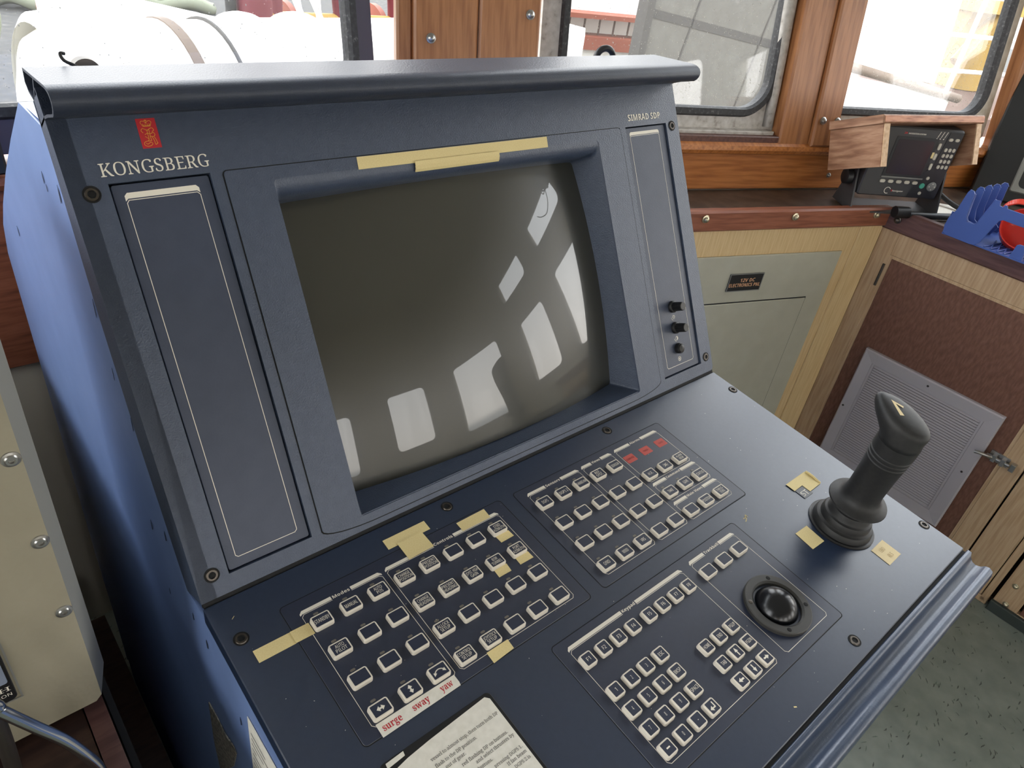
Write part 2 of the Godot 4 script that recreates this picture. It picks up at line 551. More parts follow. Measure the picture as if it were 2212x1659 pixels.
# ================================================================ the scene
func _ready() -> void:
	rng.seed = 4
	CT = Transform3D(Basis(Vector3(1, 0, 0), Vector3(0, cos(TILT), sin(TILT)), Vector3(0, -sin(TILT), cos(TILT))), Vector3(0, HINGE_Y, 0))
	DP = CT * Transform3D(Basis(Vector3(1, 0, 0), Vector3(0, 0, -1), Vector3(0, 1, 0)), Vector3.ZERO)
	UP = CT * Transform3D(Basis(Vector3(1, 0, 0), -LEAN), Vector3.ZERO)
	# camera
	var cam := Camera3D.new()
	cam.name = "camera"
	add_child(cam)
	cam.fov = 56.5787
	cam.near = 0.02
	cam.far = 200.0
	cam.transform = Transform3D(Basis(Vector3(0.756399, 0.125444, 0.641969), Vector3(0.284461, 0.820688, -0.495533), Vector3(-0.589018, 0.557435, 0.585084)).orthonormalized(), Vector3(-0.092503, 1.269912, 0.381352))
	cam.current = true
	# sky: bright thin overcast
	var env := Environment.new()
	var sky := Sky.new()
	var sm := ProceduralSkyMaterial.new()
	sm.sky_top_color = Color(0.94, 0.97, 1.0)
	sm.sky_horizon_color = Color(1.0, 0.98, 0.95)
	sm.sky_curve = 0.25
	sm.sky_energy_multiplier = 1.0
	sm.ground_bottom_color = Color(0.45, 0.46, 0.46)
	sm.ground_horizon_color = Color(0.75, 0.76, 0.76)
	sky.sky_material = sm
	env.background_mode = Environment.BG_SKY
	env.sky = sky
	env.background_energy_multiplier = 1.0
	env.tonemap_mode = Environment.TONE_MAPPER_LINEAR
	env.tonemap_exposure = 7.4
	env.sdfgi_enabled = true
	env.ssao_enabled = true
	env.ssil_enabled = true
	var we := WorldEnvironment.new()
	we.name = "world"
	we.environment = env
	add_child(we)
	materials()
	room()
	console()
	tapes()
	left_instrument()
	corner_things()
	outside()

# ---------------------------------------------------------------- room shell
func face_frame(p: Vector3, along: Vector3) -> Transform3D:    # x along the wall, y up, z into the room
	return Transform3D(Basis(along, Vector3.UP, along.cross(Vector3.UP)), p)

# a straight wall with rectangular openings, from p0 to p1 on plan, its inside on the right hand when walking from p0 to p1
func wall_with_openings(called: String, p0: Vector2, p1: Vector2, holes: Array, label: String, y1 := 2.55) -> void:
	var along := Vector3(p1.x - p0.x, 0, p1.y - p0.y)
	var len_ := along.length()
	along = along / len_
	var w := structure(called, label, face_frame(Vector3(p0.x, 0, p0.y), along))
	var xs := [0.0, len_]
	var ys := [0.0, y1]
	for h in holes:
		for v in [h[0], h[1]]:
			if not xs.has(v):
				xs.append(v)
		for v in [h[2], h[3]]:
			if not ys.has(v):
				ys.append(v)
	xs.sort()
	ys.sort()
	var st := start()
	for i in xs.size() - 1:
		for j in ys.size() - 1:
			var c := Vector2((xs[i] + xs[i + 1]) / 2, (ys[j] + ys[j + 1]) / 2)
			var open := false
			for h in holes:
				if c.x > h[0] and c.x < h[1] and c.y > h[2] and c.y < h[3]:
					open = true
			if not open:
				box(st, Vector3(xs[i], ys[j], -0.06), Vector3(xs[i + 1], ys[j + 1], 0))
	part(w, "wall_sheet", st, M.wallpaint)
	for h in holes:
		win_n += 1
		var o := structure("window_%d" % win_n, "", w.transform)
		var fr := start()
		ring(fr, rr(h[0] - 0.03, h[2] - 0.03, h[1] + 0.03, h[3] + 0.03, 0.05), rr(h[0] + 0.012, h[2] + 0.012, h[1] - 0.012, h[3] - 0.012, 0.06), -0.02, 0.012)
		part(o, "window_frame", fr, M.dirty_frame)
		var gl := start()
		box(gl, Vector3(h[0], h[2], -0.04), Vector3(h[1], h[3], -0.034))
		part(o, "pane", gl, M.glass)

var win_n := 0

func bolt_mesh(r: float) -> Mesh:      # dome-headed bolt on a washer, axis +z
	var key := "bolt%f" % r
	if not shared.has(key):
		var st := start()
		var x := Transform3D(Basis(Vector3.RIGHT, PI / 2), Vector3.ZERO)
		lathe(st, [Vector2(r, 0), Vector2(r, r * 0.25), Vector2(r * 0.7, r * 0.35), Vector2(r * 0.7, r * 0.7), Vector2(r * 0.45, r * 0.95), Vector2(0, r * 1.05)], 12, x)
		st.generate_normals()
		shared[key] = st.commit()
	return shared[key]

func room() -> void:
	# floor and ceiling
	var f := structure("floor", "grey-green speckled vinyl floor")
	var st := start()
	box(st, Vector3(-2.6, -0.06, -1.2), Vector3(2.6, 0, 3.3))
	part(f, "vinyl_sheet", st, M.floor)
	var ce := structure("ceiling")
	st = start()
	box(st, Vector3(-2.6, 2.55, -1.4), Vector3(2.6, 2.62, 3.3))
	part(ce, "ceiling_sheet", st, M.ceiling)
	# walls that close the wheelhouse round behind the camera, with their windows
	wall_with_openings("wall_left", Vector2(-2.3, 3.1), Vector2(-2.3, -0.35), [[0.35, 1.0, 0.9, 1.5], [2.2, 3.3, 0.9, 2.4]], "")
	wall_with_openings("wall_front_left", Vector2(-2.3, -0.35), Vector2(-1.2, -0.7335), [[0.1, 1.06, 0.93, 2.4]], "")
	wall_with_openings("wall_right", Vector2(2.25, -0.173), Vector2(2.25, 2.3), [[0.03, 0.66, 0.95, 2.48], [0.74, 1.34, 0.86, 1.5], [1.6, 2.12, 0.86, 1.46], [0.76, 1.36, 1.74, 1.96], [1.62, 2.2, 1.72, 1.95]], "")
	wall_with_openings("wall_back_right", Vector2(2.25, 2.3), Vector2(1.75, 3.1), [[0.08, 0.86, 0.75, 1.55]], "")
	wall_with_openings("wall_back", Vector2(1.75, 3.1), Vector2(-2.3, 3.1), [[0.34, 0.85, 0.85, 1.52], [1.28, 1.95, 0.76, 1.45], [2.4, 3.2, 0.85, 1.5]], "")
	front_walls()
	bench_and_cabinets()

# a window in a leaning wall; coordinates along the wall and up the lean
func lean_window(x0: float, y0: float, x1: float, y1: float, r: float, xf: Transform3D, label: String, frame: Material) -> Node3D:
	win_n += 1
	var o := structure("window_%d" % win_n, label, xf)
	var st := start()
	ring(st, rr(x0 - 0.05, y0 - 0.055, x1 + 0.04, y1 + 0.04, 0.01, 8), rr(x0, y0, x1, y1, r, 8), -0.02, 0.0)
	part(o, "window_frame", st, frame)
	st = start()
	var a := rr(x0 - 0.012, y0 - 0.012, x1 + 0.012, y1 + 0.012, r + 0.012, 10)
	var b := rr(x0 + 0.008, y0 + 0.008, x1 - 0.008, y1 - 0.008, r - 0.008, 10)
	wall_between(st, a, 0.0, inset(a, 0.004), 0.008)
	wall_between(st, inset(a, 0.004), 0.008, inset(b, -0.004), 0.008)
	wall_between(st, inset(b, -0.004), 0.008, b, 0.0)
	wall_between(st, b, 0.0, b, -0.02)
	part(o, "gasket", st, M.gasket)
	st = start()
	slab(st, rr(x0 - 0.004, y0 - 0.004, x1 + 0.004, y1 + 0.004, r, 8), -0.018, -0.012)
	part(o, "pane", st, M.glass)
	st = start()
	var sr := RandomNumberGenerator.new()
	sr.seed = 100 + win_n
	for i in 1500:
		var p := Vector2(sr.randf_range(x0 + 0.02, x1 - 0.02), y0 + 0.02 + 0.55 * sr.randf() * sr.randf())
		var q := sr.randf_range(0.0003, 0.0011)
		var e := sr.randf_range(0.6, 1.8)
		quad(st, Vector3(p.x - q, p.y, -0.0116), Vector3(p.x, p.y - q * e, -0.0116), Vector3(p.x + q, p.y, -0.0116), Vector3(p.x, p.y + q * e, -0.0116))
	var salt := part(o, "salt_spots", st, M.salt)
	salt.set_meta("kind", "stuff")
	return o

func front_walls() -> void:
	var up := (Vector3.UP - FN * 0.18).normalized()
	var corner := Vector3(1.665, 0, -0.2259) - FN * 0.1428
	# ---- right facet: wall below, timber rail, leaning windows and posts
	var w := structure("wall_front_right", "front wall below the right-hand windows", face_frame(corner, FD))
	var st := start()
	box(st, Vector3(-1.2, 0, -0.09), Vector3(0.62, 0.89, -0.012))
	part(w, "wall_sheet", st, M.wallpaint)
	st = start()
	box(st, Vector3(-1.2, 2.31, -0.42), Vector3(0.62, 2.55, -0.22))
	part(w, "header", st, M.wallpaint)
	var t := structure("trim_1", "varnished teak rail below the front windows", face_frame(corner, FD))
	st = start()
	bars(st, Vector3(-1.12, 0.787, -0.012), Vector3(0.6, 0.872, 0.0), 0.002)
	part(t, "rail_board", st, M.teak)
	st = start()
	var nose := PackedVector2Array([Vector2(-0.09, 0.868), Vector2(0.004, 0.868), Vector2(0.012, 0.872), Vector2(0.016, 0.880), Vector2(0.013, 0.889), Vector2(0.004, 0.894), Vector2(-0.09, 0.896)])
	slab(st, nose, -0.6, 1.12)
	part(t, "rail_cap", st, M.teak, Transform3D(Basis(Vector3(0, 0, 1), Vector3(0, 1, 0), Vector3(-1, 0, 0)), Vector3.ZERO))
	for s in [-0.14, -0.075, -0.62]:
		part(t, "screw", bolt_mesh(0.006), M.steel, Transform3D(Basis.IDENTITY, Vector3(s, 0.82 if s > -0.1 else 0.878, 0.0)))
	var lf := Transform3D(Basis(FD, up, FD.cross(up)), corner + Vector3(0, 0.9, 0) - FN * 0.03)
	lean_window(-0.80, 0.05, -0.285, 1.42, 0.07, lf, "window beside the teak post, its lower right corner round", M.dirty_frame)
	lean_window(-0.13, 0.062, 0.40, 1.42, 0.06, lf, "window above the wooden hood in the corner", M.cream)
	# timber posts
	var post := func(label: String, x0: float, x1: float, z1: float, called: String, pieces: Array, bolts: Array) -> void:
		var p := structure(called, label, Transform3D(lf.basis, lf.origin + FN * 0.03))
		for k in pieces.size():
			var s2 := start()
			bars(s2, Vector3(pieces[k][0], -0.012, -0.03), Vector3(pieces[k][1], 1.46, pieces[k][2]), 0.004)
			part(p, "board", s2, M.teak_up)
		for b in bolts:
			part(p, "bolt", bolt_mesh(0.0085), M.steel, Transform3D(Basis.IDENTITY, b))
	post.call("varnished teak post between two windows, near the corner", 0, 0, 0, "trim_2", [[-0.262, -0.176, 0.004], [-0.176, -0.104, 0.014]], [Vector3(-0.158, 0.045, 0.014), Vector3(-0.116, 0.045, 0.014)])
	post.call("broad teak post of two boards behind the console", 0, 0, 0, "trim_3", [[-0.986, -0.868, 0.006], [-1.105, -0.988, 0.006], [-1.133, -1.105, -0.004]], [Vector3(-0.89, 0.205, 0.006), Vector3(-1.075, 0.155, 0.006)])
	post.call("teak post at the far right, beside the radar display", 0, 0, 0, "trim_4", [[0.447, 0.56, 0.006]], [])
	# sill trough under the window: dark strip of old sealant
	t = structure("trim_5", "dark weathered sill strip under the window", face_frame(corner, FD))
	st = start()
	bars(st, Vector3(-0.84, 0.892, -0.06), Vector3(-0.262, 0.907, 0.002), 0.002)
	part(t, "sill_strip", st, M.mahogany_dark)
	st = start()
	bars(st, Vector3(-0.84, 0.905, -0.045), Vector3(-0.268, 0.914, -0.012), 0.002)
	part(t, "sealant_bead", st, M.dirty_frame)
	# drape of grey sealant tape down the side of window 2
	st = start()
	var loops := []
	for k in 9:
		var y := 0.02 + 0.075 * k
		var wd := lerpf(0.012, 0.022, k / 8.0)
		var xx := -0.262 - 0.016 + 0.002 * sin(k * 1.3)
		loops.append([Vector3(xx - wd, y, 0.001), Vector3(xx + wd, y, 0.001), Vector3(xx + wd * 0.6, y, 0.011), Vector3(xx - wd * 0.6, y, 0.011)])
	loft(st, loops)
	t = structure("trim_6", "pale sealing strip down the side of the window", lf)
	part(t, "sealing_strip", st, M.dirty_frame)
	# ---- middle facet, behind the console
	var pm := Vector3(-1.2, 0, -0.7335)
	w = structure("wall_front_middle", "front wall behind the console", face_frame(pm, Vector3.RIGHT))
	st = start()
	box(st, Vector3(0, 0, -0.09), Vector3(1.85, 0.89, -0.012))
	part(w, "wall_sheet", st, M.wallpaint)
	st = start()
	box(st, Vector3(0, 2.31, -0.42), Vector3(1.85, 2.55, -0.22))
	part(w, "header", st, M.wallpaint)
	t = structure("trim_7", "teak rail behind the console", face_frame(pm, Vector3.RIGHT))
	st = start()
	bars(st, Vector3(0, 0.60, -0.012), Vector3(1.84, 0.872, 0.0), 0.002)
	part(t, "rail_board", st, M.mahogany)
	st = start()
	slab(st, nose, -1.84, 0)
	part(t, "rail_cap", st, M.mahogany, Transform3D(Basis(Vector3(0, 0, 1), Vector3(0, 1, 0), Vector3(-1, 0, 0)), Vector3.ZERO))
	var um := (Vector3.UP - Vector3(0, 0, 1) * 0.18).normalized()
	var lm := Transform3D(Basis(Vector3.RIGHT, um, Vector3.RIGHT.cross(um)), pm + Vector3(0, 0.9, -0.03))
	lean_window(0.25, 0.06, 1.78, 1.42, 0.06, lm, "large window behind the console", M.navy_frame)
	# black switch strip on the sill at the left
	var sw := thing("switch_panel", "black switch strip on the sill left of the console, at the photo's edge", "switch panel", Transform3D(Basis.IDENTITY, Vector3(-0.09, 0.9, -0.71)))
	st = start()
	bars(st, Vector3(-0.12, 0, -0.02), Vector3(0.125, 0.042, 0.012), 0.003)
	part(sw, "housing", st, M.black)
	st = start()
	for k in 7:
		letters(st, "O", Vector2(-0.1 + 0.035 * k, 0.022), 0.006, 0.0125, 0.5)
	part(sw, "marking", st, M.print)

func bench_and_cabinets() -> void:
	var c := Vector3(1.665, 0, -0.2259)
	var Xs := Vector3(-0.0171, 0, 0.99985)
	var ff := face_frame(c, FD)
	var sf := face_frame(c, Xs)
	# bench top
	var b := structure("bench_top", "dark bench top under the front windows")
	var inner := c - FN * 0.1428
	var poly := PackedVector2Array()
	for p in [c - FD * 0.98, inner - FD * 1.02, inner + FD * 0.60, Vector3(2.245, 0, 1.1), c + Xs * 1.3]:
		poly.append(Vector2(p.x, -p.z))
	poly.append(Vector2(c.x, -c.z))
	poly.reverse()
	var st := start()
	if Geometry2D.is_polygon_clockwise(poly):
		poly.reverse()
	slab(st, poly, 0.765, 0.785)
	part(b, "bench_sheet", st, M.shelf_top, Transform3D(Basis(Vector3(1, 0, 0), Vector3(0, 0, -1), Vector3(0, 1, 0)), Vector3.ZERO))
	# face under the bench, front
	var w := structure("wall_bench_front", "tan laminate face below the front bench", ff)
	st = start()
	box(st, Vector3(-0.98, 0, -0.02), Vector3(0.0, 0.76, 0))
	part(w, "laminate_sheet", st, M.laminate)
	# grey electrical panel with a hinged lid
	var g := thing("electrical_panel", "grey-painted steel electrical panel with a lid and black sign, under the bench", "panel", ff)
	st = start()
	bars(st, Vector3(-0.62, 0.04, 0.0), Vector3(-0.102, 0.69, 0.006), 0.0015)
	part(g, "face_plate", st, M.grey_panel)
	st = start()
	bars(st, Vector3(-0.60, 0.06, 0.004), Vector3(-0.163, 0.573, 0.0095), 0.0015)
	part(g, "lid", st, M.grey_panel)
	st = start()
	ring(st, rect(-0.6025, 0.0575, -0.1605, 0.5755), rect(-0.5995, 0.0605, -0.1635, 0.5725), 0.0055, 0.0066)
	part(g, "lid_gap", st, M.gap)
	st = start()
	bars(st, Vector3(-0.408, 0.6045, 0.006), Vector3(-0.315, 0.6475, 0.0085), 0.0006)
	var sg := part(g, "sign", st, M.black_sign)
	st = start()
	letters(st, "12V DC", Vector2(-0.357, 0.6275), 0.0085, 0.0088, 0.5, "sans_bold", 1.0, 0.041)
	letters(st, "ELECTRONICS PNL", Vector2(-0.3615, 0.6155), 0.0085, 0.0088, 0.5, "sans_bold", 1.0, 0.086)
	part(sg, "lettering", st, M.sign_letter)
	st = start()
	ring(st, rect(-0.4085, 0.604, -0.3145, 0.648), rect(-0.4065, 0.606, -0.3165, 0.646), 0.0084, 0.0089)
	part(sg, "border", st, M.beige_edge)
	# mouldings (fiddles) along both bench edges
	var t := structure("trim_8", "mahogany edge moulding of the front bench", ff)
	st = start()
	bars(st, Vector3(-1.0, 0.752, -0.012), Vector3(-0.004, 0.797, 0.012), 0.004)
	part(t, "moulding", st, M.mahogany)
	for s in [-0.525, -0.29, -0.052]:
		part(t, "bolt", bolt_mesh(0.0085), M.brass, Transform3D(Basis.IDENTITY, Vector3(s, 0.782, 0.012)))
	t = structure("trim_9", "dark mahogany edge moulding of the side bench", sf)
	st = start()
	bars(st, Vector3(0.002, 0.748, -0.012), Vector3(1.3, 0.797, 0.012), 0.004)
	part(t, "moulding", st, M.mahogany_side)
	part(t, "bolt", bolt_mesh(0.0085), M.darksteel, Transform3D(Basis.IDENTITY, Vector3(0.03, 0.776, 0.012)))
	# front corner post, laminate
	t = structure("trim_10", "tan corner post below the bench", ff)
	st = start()
	bars(st, Vector3(-0.07, 0, -0.002), Vector3(-0.002, 0.752, 0.004), 0.002)
	part(t, "corner_post", st, M.laminate)
	# ---- side cabinet: face frame, louvred door, latch
	var k := thing("side_cabinet", "wooden side cabinet with a brown door and a white louvre", "cabinet", sf)
	st = start()
	box(st, Vector3(0.0, 0.0, -0.5), Vector3(1.28, 0.02, -0.02))
	box(st, Vector3(1.26, 0.0, -0.5), Vector3(1.28, 0.748, -0.02))
	part(k, "carcass", st, M.shelf)
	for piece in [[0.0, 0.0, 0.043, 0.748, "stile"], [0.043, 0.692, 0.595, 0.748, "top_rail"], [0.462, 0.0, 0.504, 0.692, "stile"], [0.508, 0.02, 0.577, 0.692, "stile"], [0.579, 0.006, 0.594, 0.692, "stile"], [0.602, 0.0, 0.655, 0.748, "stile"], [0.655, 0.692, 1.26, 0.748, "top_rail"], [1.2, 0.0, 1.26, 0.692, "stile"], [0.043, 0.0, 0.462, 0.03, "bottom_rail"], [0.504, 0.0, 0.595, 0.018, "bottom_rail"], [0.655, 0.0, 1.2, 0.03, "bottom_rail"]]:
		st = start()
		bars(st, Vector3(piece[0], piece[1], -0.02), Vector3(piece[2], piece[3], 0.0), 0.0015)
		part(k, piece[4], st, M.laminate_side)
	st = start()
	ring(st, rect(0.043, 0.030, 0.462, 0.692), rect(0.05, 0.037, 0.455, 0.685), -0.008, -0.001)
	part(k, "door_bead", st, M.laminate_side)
	st = start()
	box(st, Vector3(0.0, 0.0, -0.5), Vector3(0.004, 0.748, -0.02))
	part(k, "end_board", st, M.shelf)
	st = start()
	bars(st, Vector3(0.049, 0.036, -0.018), Vector3(0.456, 0.686, -0.003), 0.0015)
	var d := part(k, "door", st, M.door)
	st = start()
	bars(st, Vector3(0.66, 0.03, -0.018), Vector3(1.2, 0.69, -0.003), 0.0015)
	part(k, "door", st, M.door)
	# hinge
	st = start()
	tube(st, [Vector3(0.0395, 0.612, 0.002), Vector3(0.0395, 0.668, 0.002)], 0.0032, 8)
	part(k, "hinge", st, M.darksteel)
	# louvre
	st = start()
	wall_between(st, rect(0.087, 0.118, 0.421, 0.460), -0.004, rect(0.087, 0.118, 0.421, 0.460), 0.006)
	wall_between(st, rect(0.087, 0.118, 0.421, 0.460), 0.006, rect(0.090, 0.121, 0.418, 0.457), 0.009)
	wall_between(st, rect(0.090, 0.121, 0.418, 0.457), 0.009, rect(0.115, 0.150, 0.389, 0.4285), 0.005)
	wall_between(st, rect(0.115, 0.150, 0.389, 0.4285), 0.005, rect(0.115, 0.150, 0.389, 0.4285), -0.003)
	part(k, "louvre_frame", st, M.grille)
	st = start()
	ring(st, rect(0.1155, 0.1505, 0.3885, 0.428), rect(0.121, 0.153, 0.383, 0.4255), -0.002, 0.0042)
	part(k, "louvre_edge", st, M.grille)
	st = start()
	box(st, Vector3(0.118, 0.15, -0.0026), Vector3(0.386, 0.428, -0.0012))
	part(k, "louvre_backing", st, M.grille_back)
	st = start()
	quad(st, Vector3(0.1215, -0.0030, 0.0042), Vector3(0.3825, -0.0030, 0.0042), Vector3(0.3825, 0.0009, 0.0006), Vector3(0.1215, 0.0009, 0.0006))
	quad(st, Vector3(0.1215, -0.0036, 0.0036), Vector3(0.3825, -0.0036, 0.0036), Vector3(0.3825, -0.0030, 0.0042), Vector3(0.1215, -0.0030, 0.0042))
	quad(st, Vector3(0.3825, -0.0036, 0.0036), Vector3(0.1215, -0.0036, 0.0036), Vector3(0.1215, 0.0004, 0.0), Vector3(0.3825, 0.0004, 0.0))
	st.generate_normals()
	var sl := st.commit()
	for i in 40:
		part(k, "slat", sl, M.grille, Transform3D(Basis.IDENTITY, Vector3(0, 0.1565 + 0.00683 * i, 0.0)))
	for p in [Vector3(0.252, 0.444, 0.0072), Vector3(0.0955, 0.288, 0.0078), Vector3(0.405, 0.290, 0.0072), Vector3(0.252, 0.134, 0.0072)]:
		st = start()
		lathe(st, [Vector2(0.0028, 0), Vector2(0.0024, 0.0012), Vector2(0, 0.0014)], 10, Transform3D(Basis(Vector3.RIGHT, PI / 2), p))
		part(k, "louvre_screw", st, M.darksteel)
	# sliding latch
	st = start()
	bars(st, Vector3(0.432, 0.351, -0.003), Vector3(0.474, 0.375, 0.002), 0.0006)
	tube(st, [Vector3(0.428, 0.362, 0.008), Vector3(0.478, 0.362, 0.008)], 0.0042, 10)
	bars(st, Vector3(0.44, 0.353, 0.0), Vector3(0.449, 0.371, 0.013), 0.001)
	bars(st, Vector3(0.459, 0.353, 0.0), Vector3(0.468, 0.371, 0.013), 0.001)
	bars(st, Vector3(0.480, 0.353, 0.0), Vector3(0.49, 0.372, 0.014), 0.001)
	tube(st, curve([Vector3(0.44, 0.362, 0.010), Vector3(0.43, 0.366, 0.022), Vector3(0.418, 0.368, 0.03), Vector3(0.408, 0.366, 0.032)], 4), 0.0042, 8)
	part(k, "latch", st, M.steel)
	for p in [Vector3(0.622, 0.094, 0.0), Vector3(0.628, 0.036, 0.0)]:
		part(k, "bolt", bolt_mesh(0.007), M.brass, Transform3D(Basis.IDENTITY, p))
	st = start()
	bars(st, Vector3(0.60, 0.0, 0.0), Vector3(1.25, 0.03, 0.012), 0.002)
	part(k, "kick_strip", st, M.kick)

# ---------------------------------------------------------------- control console
func socket_screw(r: float) -> Mesh:      # countersunk socket screw in a dark ring, axis +z; surfaces: ring, head, socket
	var key := "screw%f" % r
	if shared.has(key):
		return shared[key]
	var x := Transform3D(Basis(Vector3.RIGHT, PI / 2), Vector3.ZERO)
	var am := ArrayMesh.new()
	var st := start()
	lathe(st, [Vector2(r, 0.0), Vector2(r, 0.0004), Vector2(r * 0.8, 0.0002)], 24, x)
	st.generate_normals()
	st.commit(am)
	st = start()
	lathe(st, [Vector2(r * 0.8, 0.0002), Vector2(r * 0.72, 0.0009), Vector2(r * 0.48, 0.0009), Vector2(r * 0.46, 0.0003)], 24, x)
	st.generate_normals()
	st.commit(am)
	st = start()
	lathe(st, [Vector2(r * 0.47, 0.0007), Vector2(r * 0.40, 0.0002), Vector2(0, 0.0002)], 6, x, false)
	st.generate_normals()
	st.commit(am)
	am.surface_set_material(0, M.hole)
	am.surface_set_material(1, M.darksteel)
	am.surface_set_material(2, M.hole)
	shared[key] = am
	return am

# arrow glyphs drawn as polygons
func arrow(st: SurfaceTool, at: Vector2, dir: float, len_: float, z: float, shaft := 0.35, head := 0.5, head_len := 0.5) -> void:
	var pts := [Vector2(-0.5, -shaft * 0.5 * 0.45), Vector2(0.5 - head_len, -shaft * 0.5 * 0.45), Vector2(0.5 - head_len, -head * 0.5), Vector2(0.5, 0), Vector2(0.5 - head_len, head * 0.5), Vector2(0.5 - head_len, shaft * 0.5 * 0.45), Vector2(-0.5, shaft * 0.5 * 0.45)]
	var poly := PackedVector2Array()
	for p in pts:
		poly.append((p * len_).rotated(dir) + at)
	cap(st, poly, z)

func key_mesh(w: float, h: float, legend: Array) -> Mesh:
	var id := "%f %f %s" % [w, h, str(legend)]
	if keys.has(id):
		return keys[id]
	var am := ArrayMesh.new()
	var top := 0.0042
	var st := start()
	var o := rr(-w / 2, -h / 2, w / 2, h / 2, 0.0021, 4)
	var i1 := inset(o, 0.0003)
	var i2 := inset(o, 0.0007)
	var i3 := inset(o, 0.0015)
	wall_between(st, o, 0.0, i1, top - 0.0007)
	wall_between(st, i1, top - 0.0007, i2, top)
	wall_between(st, i2, top, i3, top)
	wall_between(st, i3, top, i3, top - 0.0004)
	st.generate_normals()
	st.commit(am)
	st = start()
	cap(st, i3, top - 0.00018)
	st.generate_normals()
	st.commit(am)
	am.surface_set_material(0, M.rim)
	am.surface_set_material(1, M.keytop)
	if legend.size():
		st = start()
		var z := top - 0.0001
		var n := legend.size()
		if legend[0] is String and legend[0].begins_with("@"):
			symbol(st, legend[0], z)
		else:
			var ch := 0.0030 if n == 2 else (0.0034 if w > 0.0125 else 0.0031)
			for k in n:
				var y := (n - 1) * 0.0018 - k * 0.0037 - ch * 0.5 + 0.0001
				var s: String = legend[k]
				var fit := minf(w - 0.0040, s.length() * 0.00178)
				letters(st, s, Vector2(0, y), ch, z, 0.5, "sans", 1.0, fit if s.length() > 1 else 0.0011)
		st.generate_normals()
		st.commit(am)
		am.surface_set_material(2, M.print)
	keys[id] = am
	return am

func symbol(st: SurfaceTool, s: String, z: float) -> void:
	match s:
		"@left": arrow(st, Vector2.ZERO, PI, 0.0066, z, 0.5, 0.62, 0.5)
		"@right": arrow(st, Vector2.ZERO, 0, 0.0066, z, 0.5, 0.62, 0.5)
		"@up": arrow(st, Vector2.ZERO, PI / 2, 0.0074, z, 0.36, 0.5, 0.5)
		"@down": arrow(st, Vector2.ZERO, -PI / 2, 0.0074, z, 0.36, 0.5, 0.5)
		"@enter":
			arrow(st, Vector2(-0.0006, -0.0012), PI, 0.006, z, 0.4, 0.7, 0.5)
			stroke(st, [Vector2(0.0021, -0.0012), Vector2(0.0021, 0.0028)], 0.0011, z)
		"@minus": stroke(st, [Vector2(-0.0014, 0), Vector2(0.0014, 0)], 0.0011, z)
		"@dot": stroke(st, [Vector2(-0.0002, 0), Vector2(0.0002, 0)], 0.0006, z)
		"@surge":
			arrow(st, Vector2(-0.0017, 0), PI, 0.0033, z, 1.0, 1.3, 0.75)
			arrow(st, Vector2(0.0017, 0), 0, 0.0033, z, 1.0, 1.3, 0.75)
		"@sway":
			arrow(st, Vector2(0, 0.0018), PI / 2, 0.0034, z, 1.0, 1.1, 0.75)
			arrow(st, Vector2(0, -0.0018), -PI / 2, 0.0034, z, 1.0, 1.1, 0.75)
		"@yaw":
			var pts := []
			for i in 9:
				var a := PI * (0.85 - 0.7 * i / 8.0)
				pts.append(Vector2(cos(a) * 0.0042, sin(a) * 0.0036 - 0.0022))
			stroke(st, pts, 0.0008, z)
			arrow(st, Vector2(-0.0042, -0.0012), -2.1, 0.0032, z, 0.6, 0.9, 0.85)
			arrow(st, Vector2(0.0042, -0.0012), -1.04, 0.0032, z, 0.6, 0.9, 0.85)
		"@bell":
			stroke(st, [Vector2(-0.0016, -0.0012), Vector2(-0.001, 0.001), Vector2(0, 0.0016), Vector2(0.001, 0.001), Vector2(0.0016, -0.0012)], 0.0004, z, true)
			stroke(st, [Vector2(-0.0026, -0.002), Vector2(0.0026, 0.002)], 0.0004, z)
			stroke(st, [Vector2(-0.0026, 0.002), Vector2(0.0026, -0.002)], 0.0004, z)
			stroke(st, [Vector2(-0.003, -0.0008), Vector2(-0.0034, 0), Vector2(-0.003, 0.0008)], 0.0003, z)
			stroke(st, [Vector2(0.003, -0.0008), Vector2(0.0034, 0), Vector2(0.003, 0.0008)], 0.0003, z)

# printed group frame: x0..x1, far edge v1, near edge v0 (drawing y), with a header bar broken by a title
func group_print(st: SurfaceTool, x0: float, x1: float, v0: float, v1: float, title: String, z: float, gap0 := 0.0, gap1 := 0.0, th := 0.0028, bar := 0.0031) -> void:
	var c := 0.0024
	var lw := 0.00042
	# bar with chamfered outer corners
	if gap1 <= gap0:
		gap0 = (x0 + x1) / 2
		gap1 = gap0
	cap(st, PackedVector2Array([Vector2(x0, v1 - bar - 0.001), Vector2(x0 + 0.0018, v1 - bar), Vector2(gap0, v1 - bar), Vector2(gap0, v1), Vector2(x0 + c, v1), Vector2(x0, v1 - c)]), z)
	cap(st, PackedVector2Array([Vector2(gap1, v1 - bar), Vector2(x1 - 0.0018, v1 - bar), Vector2(x1, v1 - bar - 0.001), Vector2(x1, v1 - c), Vector2(x1 - c, v1), Vector2(gap1, v1)]), z)
	var t := v1 - bar - 0.0007
	var e := x0 + 0.0006
	var f := x1 - 0.0006
	stroke(st, [Vector2(gap0, t), Vector2(e + 0.0022, t), Vector2(e, t - 0.002), Vector2(e, v0 + c), Vector2(e + c, v0), Vector2(f - c, v0), Vector2(f, v0 + c), Vector2(f, t - 0.002), Vector2(f - 0.0022, t), Vector2(gap1, t)], lw, z)
	if title:
		letters(st, title, Vector2((gap0 + gap1) / 2, v1 - bar), th, z, 0.5, "sans_bold", 1.0, (gap1 - gap0) - 0.0024)

